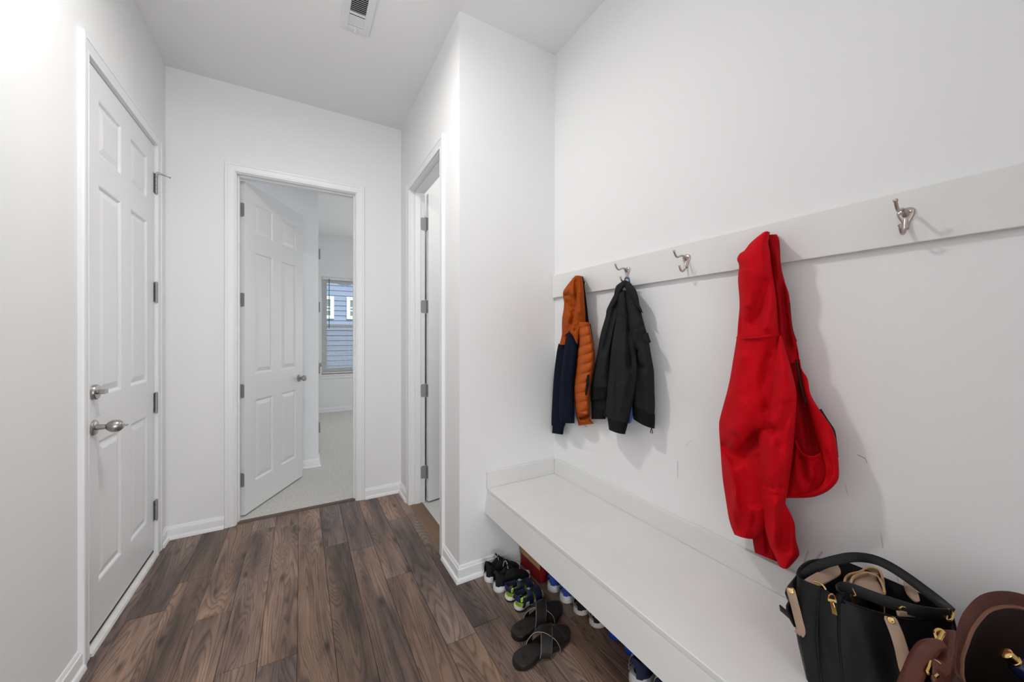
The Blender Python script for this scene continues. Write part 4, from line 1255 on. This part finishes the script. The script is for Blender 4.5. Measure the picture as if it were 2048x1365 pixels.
BL = dict(sole=M['sole'], upper=M['blueupper'])
b1 = sneaker('blue_sneaker', (1.103, 1.545, 0), rad(2), .205, .086, .085, .034, BL, 'blue suede shoe with thick white sole against the red shoe box', laces=True)
b2 = copy_tree(b1); b2.location = (1.112, 1.452, 0); b2.rotation_euler = (0, 0, rad(2))
b2['label'] = 'blue suede shoe with thick white sole beside a black shoe'
BW = dict(sole=M['solegrey'], upper=M['shoeblack'], lace=M['white'])
k1 = sneaker('black_white_sneaker', (1.122, 1.358, 0), rad(1), .23, .092, .088, .024, BW, 'black shoe with pale sole under the bench beside the blue pair', stripes=1)
k2 = copy_tree(k1); k2.location = (1.136, 1.263, 0)
k2['label'] = 'black shoe with pale sole under the bench next to bright blue soles'
BB = dict(sole=M['bluesole'], upper=M['shoeblack'], out=M['bluesole'])
c1 = sneaker('blue_soled_sneaker', (1.163, 1.170, 0), rad(0), .24, .088, .085, .030, BB, 'bright blue soled shoe in shadow beneath the bench beside a black shoe')
c2 = copy_tree(c1); c2.location = (1.163, 1.078, 0)
c2['label'] = 'bright blue soled shoe in shadow beneath the bench nearer the navy sneakers'
NV = dict(sole=M['sole'], upper=M['navyupper'])
n1 = sneaker('navy_sneaker', (1.072, .968, 0), rad(3), .27, .100, .105, .036, NV, 'navy sneaker with white sole and stripes whole at the bench edge', stripes=3)
n2 = copy_tree(n1); n2.location = (1.080, .862, 0); n2.rotation_euler = (0, 0, rad(2))
n2['label'] = 'navy sneaker with white sole half cut by the frame bottom'

# =================================================================== BAGS
def loop_pts(pts, n=64):
    return catmull(pts, n, True)

tb = empty('black_tote', (1.18, .33, ZB), 'black leather tote with tan tabs and gold zip pull standing open on the bench', 'handbag')
RIM = [(1.082, .446, .704), (1.092, .402, .697), (1.098, .368, .690), (1.135, .320, .678), (1.185, .262, .676), (1.236, .222, .700), (1.282, .240, .688), (1.306, .290, .680), (1.302, .355, .684), (1.262, .424, .700), (1.178, .460, .704)]
BOT = [(1.074, .424, ZB + .002), (1.078, .392, ZB + .002), (1.088, .352, ZB + .002), (1.126, .302, ZB + .002), (1.172, .252, ZB + .002), (1.222, .214, ZB + .002), (1.272, .232, ZB + .002), (1.306, .286, ZB + .002), (1.304, .356, ZB + .002), (1.262, .418, ZB + .002), (1.172, .446, ZB + .002)]
rim, bot = loop_pts(RIM), loop_pts(BOT)
cen = sum(rim, Vector()) / len(rim)
mb = MB(); loops = []
for k in range(13):
    s = k / 12
    bulge = .010 * sin(pi * s)
    lp = []
    for i, (a, b) in enumerate(zip(bot, rim)):
        p = a.lerp(b, s); o = (p - cen); o.z = 0
        crease = .005 * sin(i * 1.1 + 3 * s) * sin(pi * s)
        lp.append(p + o.normalized() * (bulge + crease))
    loops.append(lp)
for k in range(8):
    s = 1 - k / 8 * .93
    lp = []
    for a, b in zip(bot, rim):
        p = a.lerp(b, s); o = (p - cen); o.z = 0
        lp.append(p - o.normalized() * (.005 if k else .003))
    loops.append(lp)
nouter = 13
mb.loft(loops[:14], True, False)
mb.bm.faces.new([v for v in list(mb.bm.verts)[:64]][::-1])
mb.build('bag_body', M['bleather'], tb, smooth=True, angle=60)
mb = MB(); mb.loft(loops[13:], True, False); mb.bm.verts.ensure_lookup_table(); mb.bm.faces.new(list(mb.bm.verts)[-64:])
mb.build('lining', M['blining'], tb, smooth=True, angle=60)
def seam(p, q, nm='seam', m=M['bleather'], r=.0022, out=.012):
    P = [Vector(p).lerp(Vector(q), k / 10) for k in range(11)]
    res = []
    for k, x in enumerate(P):
        o = x - cen; o.z = 0
        res.append(x + o.normalized() * (out * sin(pi * k / 10) + .001))
    mb = MB(); mb.tube(res, r, 6); return mb.build(nm, m, tb, smooth=True)
seam(RIM[1], BOT[1]); seam(RIM[2], BOT[2]); seam(RIM[5], BOT[5])
mb = MB(); mb.tube([p + Vector((0, 0, .001)) for p in rim], .0024, 6, closed=True); mb.build('rim_edge', M['bleather'], tb, smooth=True)

def strapz(name, m, pts, zs, width, th, side, n=28, parent=tb, bevel=.0008):
    P = [onz(u, v, z) for (u, v), z in zip(pts, zs)]
    mb = MB(); mb.ribbon(catmull(P, n), width, th, side)
    return mb.build(name, m, parent, smooth=True, angle=50, bevel=bevel, bseg=1)
# long shoulder strap arching behind the bag
strapz('shoulder_strap', M['bleather'], [(1594, 1250), (1579, 1222), (1577, 1200), (1587, 1176), (1606, 1153), (1640, 1131), (1681, 1119), (1711, 1115), (1745, 1119), (1775, 1131), (1812, 1154), (1850, 1182), (1882, 1207), (1903, 1226)],
       [.590, .620, .645, .670, .690, .715, .735, .745, .745, .740, .730, .718, .708, .702], .022, .004, (.55, .15, .8), 48)
strapz('strap_end', M['bleather'], [(1560, 1216), (1575, 1229), (1592, 1243), (1602, 1252)], [.60, .60, .598, .596], .016, .004, (0, .4, 1), 10)
# front carry handle along the rim
strapz('carry_handle', M['bleather'], [(1700, 1196), (1682, 1195), (1676, 1184), (1684, 1176), (1705, 1179), (1740, 1192), (1785, 1208), (1830, 1222), (1868, 1229), (1900, 1232)],
       [.690, .696, .704, .710, .710, .706, .704, .704, .704, .703], .024, .0045, (.2, .2, 1), 44)
strapz('handle_lining', M['tan'], [(1795, 1228), (1825, 1229), (1850, 1229), (1880, 1231)], [.693, .692, .692, .693], .010, .006, (.2, .2, 1), 16)
# tan flap and pouches inside
mb = MB()
P = [onz(u, v, z) for u, v, z in ((1608, 1160, .700), (1666, 1129, .704), (1677, 1132, .700), (1682, 1144, .694), (1676, 1152, .690), (1640, 1171, .690), (1624, 1169, .695))]
lp = catmull(P, 28, True); mb.prism(lp, (0, 0, -.004)); mb.build('leather_flap', M['tan'], tb, bevel=.001, bseg=1)
for nm, pts, z, m2 in (('inner_pouch', [(1690, 1172), (1692, 1159), (1702, 1151), (1722, 1146), (1736, 1138), (1748, 1138), (1757, 1141), (1764, 1152), (1768, 1172), (1768, 1186)], .690, M['tan']),
                       ('inner_pouch', [(1702, 1176), (1705, 1161), (1714, 1153), (1734, 1148), (1754, 1154), (1762, 1164), (1769, 1180), (1770, 1190)], .698, M['tan'])):
    P = catmull([onz(u, v, z) for u, v in pts], 26)
    mb = MB(); mb.loft([[p + Vector((0, 0, -k)) for p in P] + [p + Vector((.004, .003, -k)) for p in P[::-1]] for k in (0, .03, .07)], True, True)
    pch = mb.build(nm, m2, tb, smooth=True, angle=50)
    mb = MB(); mb.tube([p + Vector((.002, .0015, .001)) for p in P], .0028, 6); mb.build('pouch_edge', M['tanedge'], pch, smooth=True)
    mid = P[4].lerp(P[-4], .5)
    q = [mid.lerp(p, .93) + Vector((0, 0, -.006)) for p in P]
    mb = MB(); mb.prism([x for x in q], (0, 0, -.004)); mb.build('pouch_face', m2, pch)
P = catmull([onz(u, v, z) for u, v, z in ((1809, 1162, .690), (1822, 1168, .690), (1836, 1186, .692), (1840, 1204, .695), (1828, 1200, .690), (1814, 1184, .686))], 24, True)
mb = MB(); mb.prism(P, (.003, .003, -.006)); mb.build('leather_flap', M['tan'], tb, bevel=.001, bseg=1)
# tan tabs with gold rivets
def tabx(name, pts, x, w, rx, ry, parent=tb):
    P = catmull([onx(u, v, xx) for (u, v), xx in zip(pts, x)], 18)
    mb = MB(); mb.ribbon(P, [w * .8] + [w] * 17, .004, (-.25, .8, 0)); t = mb.build(name, M['tan'], parent, smooth=True, angle=50, bevel=.0008, bseg=1)
    n = (CO - P[1]).normalized()
    mx = Matrix.Translation(P[1] + n * .002) @ n.to_track_quat('Z', 'Y').to_matrix().to_4x4()
    mb = MB(); mb.lathe([(.0062, 0), (.0068, .0015), (.0055, .004), (.003, .0048)], mx, 16); mb.box(-.0045, .0045, -.0008, .0008, .0045, .0055, mx)
    mb.build('rivet', M['gold'], t, smooth=True)
    return t
tabx('side_tab', [(1580, 1176), (1584, 1190), (1590, 1212), (1597, 1240), (1602, 1262), (1597, 1270)], [1.062, 1.058, 1.058, 1.060, 1.062, 1.062], .018, 0, 0)
tabx('side_tab', [(1779, 1234), (1784, 1246), (1793, 1268), (1803, 1300), (1812, 1340), (1822, 1364)], [1.128, 1.122, 1.114, 1.106, 1.10, 1.095], .022, 0, 0)
# gold hardware
def goldz(nm, pts, zs, r, closed=False, n=26, parent=tb):
    P = [onz(u, v, z) for (u, v), z in zip(pts, zs)]
    mb = MB(); mb.tube(catmull(P, n, closed) if len(P) > 3 else P, r, 8, closed=closed)
    return mb.build(nm, M['gold'], parent, smooth=True)
goldz('buckle_bar', [(1687, 1171), (1694, 1169), (1700, 1170), (1706, 1181), (1711, 1191), (1707, 1193)], [.712, .715, .715, .713, .710, .709], .0017)
goldz('zip_edge', [(1628, 1163), (1638, 1166), (1647, 1173), (1652, 1181)], [.706, .707, .705, .700], .0022)
goldz('zip_ring', [(1657, 1199), (1658, 1192), (1664, 1189), (1669, 1194), (1671, 1201), (1664, 1204)], [.704] * 6, .0019, True)
pz = goldz('zip_slider', [(1655, 1200), (1672, 1204)], [.705, .704], .0030)
P = [onx(1663, 1204, 1.083), onx(1666, 1214, 1.083), onx(1670, 1230, 1.084)]
mb = MB(); mb.ribbon(P, [.0075, .009, .0105], .0022, (.1, 1, 0)); mb.build('zip_pull', M['gold'], tb, bevel=.0006, bseg=1)
goldz('strap_ring', [(1896, 1222), (1903, 1219), (1907, 1228), (1902, 1240), (1893, 1240)], [.706, .706, .704, .700, .700], .0024, True)
goldz('handle_stud', [(1798, 1218), (1804, 1215), (1810, 1217)], [.708, .710, .708], .0026, n=6)

# ---- brown bag, partly out of the frame
bb = empty('brown_handbag', (1.17, .11, ZB), 'glossy brown leather handbag with gold buckles cut off by the photo corner', 'handbag')
RB = [(1.010, .168, .700), (1.035, .184, .722), (1.075, .188, .740), (1.130, .186, .768), (1.195, .168, .792), (1.252, .128, .792), (1.276, .064, .762), (1.240, .010, .722), (1.150, -.010, .712), (1.060, .020, .705), (1.008, .090, .698)]
BB_ = [(1.020, .160, ZB + .002), (1.040, .180, ZB + .002), (1.08, .192, ZB + .002), (1.14, .198, ZB + .002), (1.22, .184, ZB + .002), (1.285, .134, ZB + .002), (1.30, .060, ZB + .002), (1.27, .0, ZB + .002), (1.16, -.03, ZB + .002), (1.06, .0, ZB + .002), (1.018, .080, ZB + .002)]
rb, bbt = loop_pts(RB), loop_pts(BB_)
cb = sum(rb, Vector()) / len(rb)
mb = MB(); loops = []
for k in range(15):
    s = k / 14
    lp = []
    for i, (a, b) in enumerate(zip(bbt, rb)):
        p = a.lerp(b, s); o = p - cb; o.z = 0
        lp.append(p + o.normalized() * (.020 * sin(pi * min(1, s * 1.02)) + .006 * sin(i * .8 + 4 * s) * sin(pi * s)))
    loops.append(lp)
mb.loft(loops, True, False); mb.bm.verts.ensure_lookup_table(); mb.bm.faces.new(list(mb.bm.verts)[:64][::-1])
# turned-in lip
lip = []
for k in range(1, 5):
    lip.append([p + (cb - p).normalized() * (.0034 * k) + Vector((0, 0, -.0012 * k * k)) for p in rb])
last = list(mb.bm.verts)[-64:]
for lp in lip:
    nv = [mb.bm.verts.new(p) for p in lp]
    for j in range(64): mb.bm.faces.new((last[j], last[(j + 1) % 64], nv[(j + 1) % 64], nv[j]))
    last = nv
mb.build('bag_body', M['brown'], bb, smooth=True, angle=60)
mb = MB(); mb.tube([p + Vector((0, 0, .002)) for p in lip[-1]], .0034, 6, closed=True); mb.build('piping', M['piping'], bb, smooth=True)
mb = MB(); inn = [lip[-1]]
for k in range(1, 7):
    s = 1 - k / 6 * .9
    lp = []
    for a, b, e in zip(bbt, rb, lip[-1]):
        p = Vector((e.x, e.y, lerp(ZB + .02, e.z, s))); o = p - cb; o.z = 0
        lp.append(p + o.normalized() * .02 * sin(pi * (1 - s)))
    inn.append(lp)
mb.loft(inn, True, False); mb.bm.verts.ensure_lookup_table(); mb.bm.faces.new(list(mb.bm.verts)[-64:])
mb.build('lining', M['brownin'], bb, smooth=True, angle=60)
P = catmull([onz(u, v, z) for u, v, z in ((1812, 1385, .690), (1826, 1350, .706), (1840, 1318, .722), (1854, 1300, .734), (1870, 1291, .742), (1888, 1292, .744))], 26)
mb = MB(); mb.tube(P, [.0135] * 20 + [.013, .012, .011, .010, .009, .007], 12); mb.build('handle', M['brown'], bb, smooth=True)
strapz('handle_tab', M['brown'], [(1893, 1262), (1886, 1300), (1876, 1340), (1870, 1372)], [.742, .730, .716, .700], .030, .006, (1, .0, .3), 20, bb, bevel=.002)
goldz('buckle_ring', [(1870, 1270), (1872, 1262), (1881, 1260), (1888, 1266), (1884, 1276), (1878, 1284)], [.750, .752, .752, .750, .746, .744], .0024, True, parent=bb)
goldz('buckle_bar', [(1876, 1283), (1886, 1266)], [.746, .750], .0034, parent=bb)
goldz('buckle_frame', [(1880, 1328), (1868, 1321), (1862, 1323), (1856, 1338), (1854, 1344), (1858, 1349)], [.722, .726, .727, .722, .720, .716], .0022, parent=bb)
goldz('buckle_pin', [(1868, 1356), (1874, 1351)], [.716, .716], .0036, parent=bb)
pn = empty('navy_pen_case', tuple(onz(2036, 1336, .70)), 'dark navy enamel item with gold cap poking out of the brown handbag', 'case')
P0, P1, P2 = onz(2014, 1326, .716), onz(2024, 1319, .722), onz(2060, 1352, .700)
ax = (P2 - P1).normalized()
mx = Matrix.Translation(P1) @ ax.to_track_quat('Z', 'Y').to_matrix().to_4x4()
mb = MB(); mb.lathe([(.0085, -.013), (.0105, -.012), (.0105, -.004), (.0098, -.003), (.0098, .001), (.0108, .002), (.0108, .005)], mx, 20); mb.build('cap', M['gold'], pn, smooth=True, angle=30)
mb = MB(); mb.lathe([(.012, .005), (.016, .012), (.017, .05), (.012, .075)], mx, 20); mb.build('barrel', M['navyitem'], pn, smooth=True, angle=30)
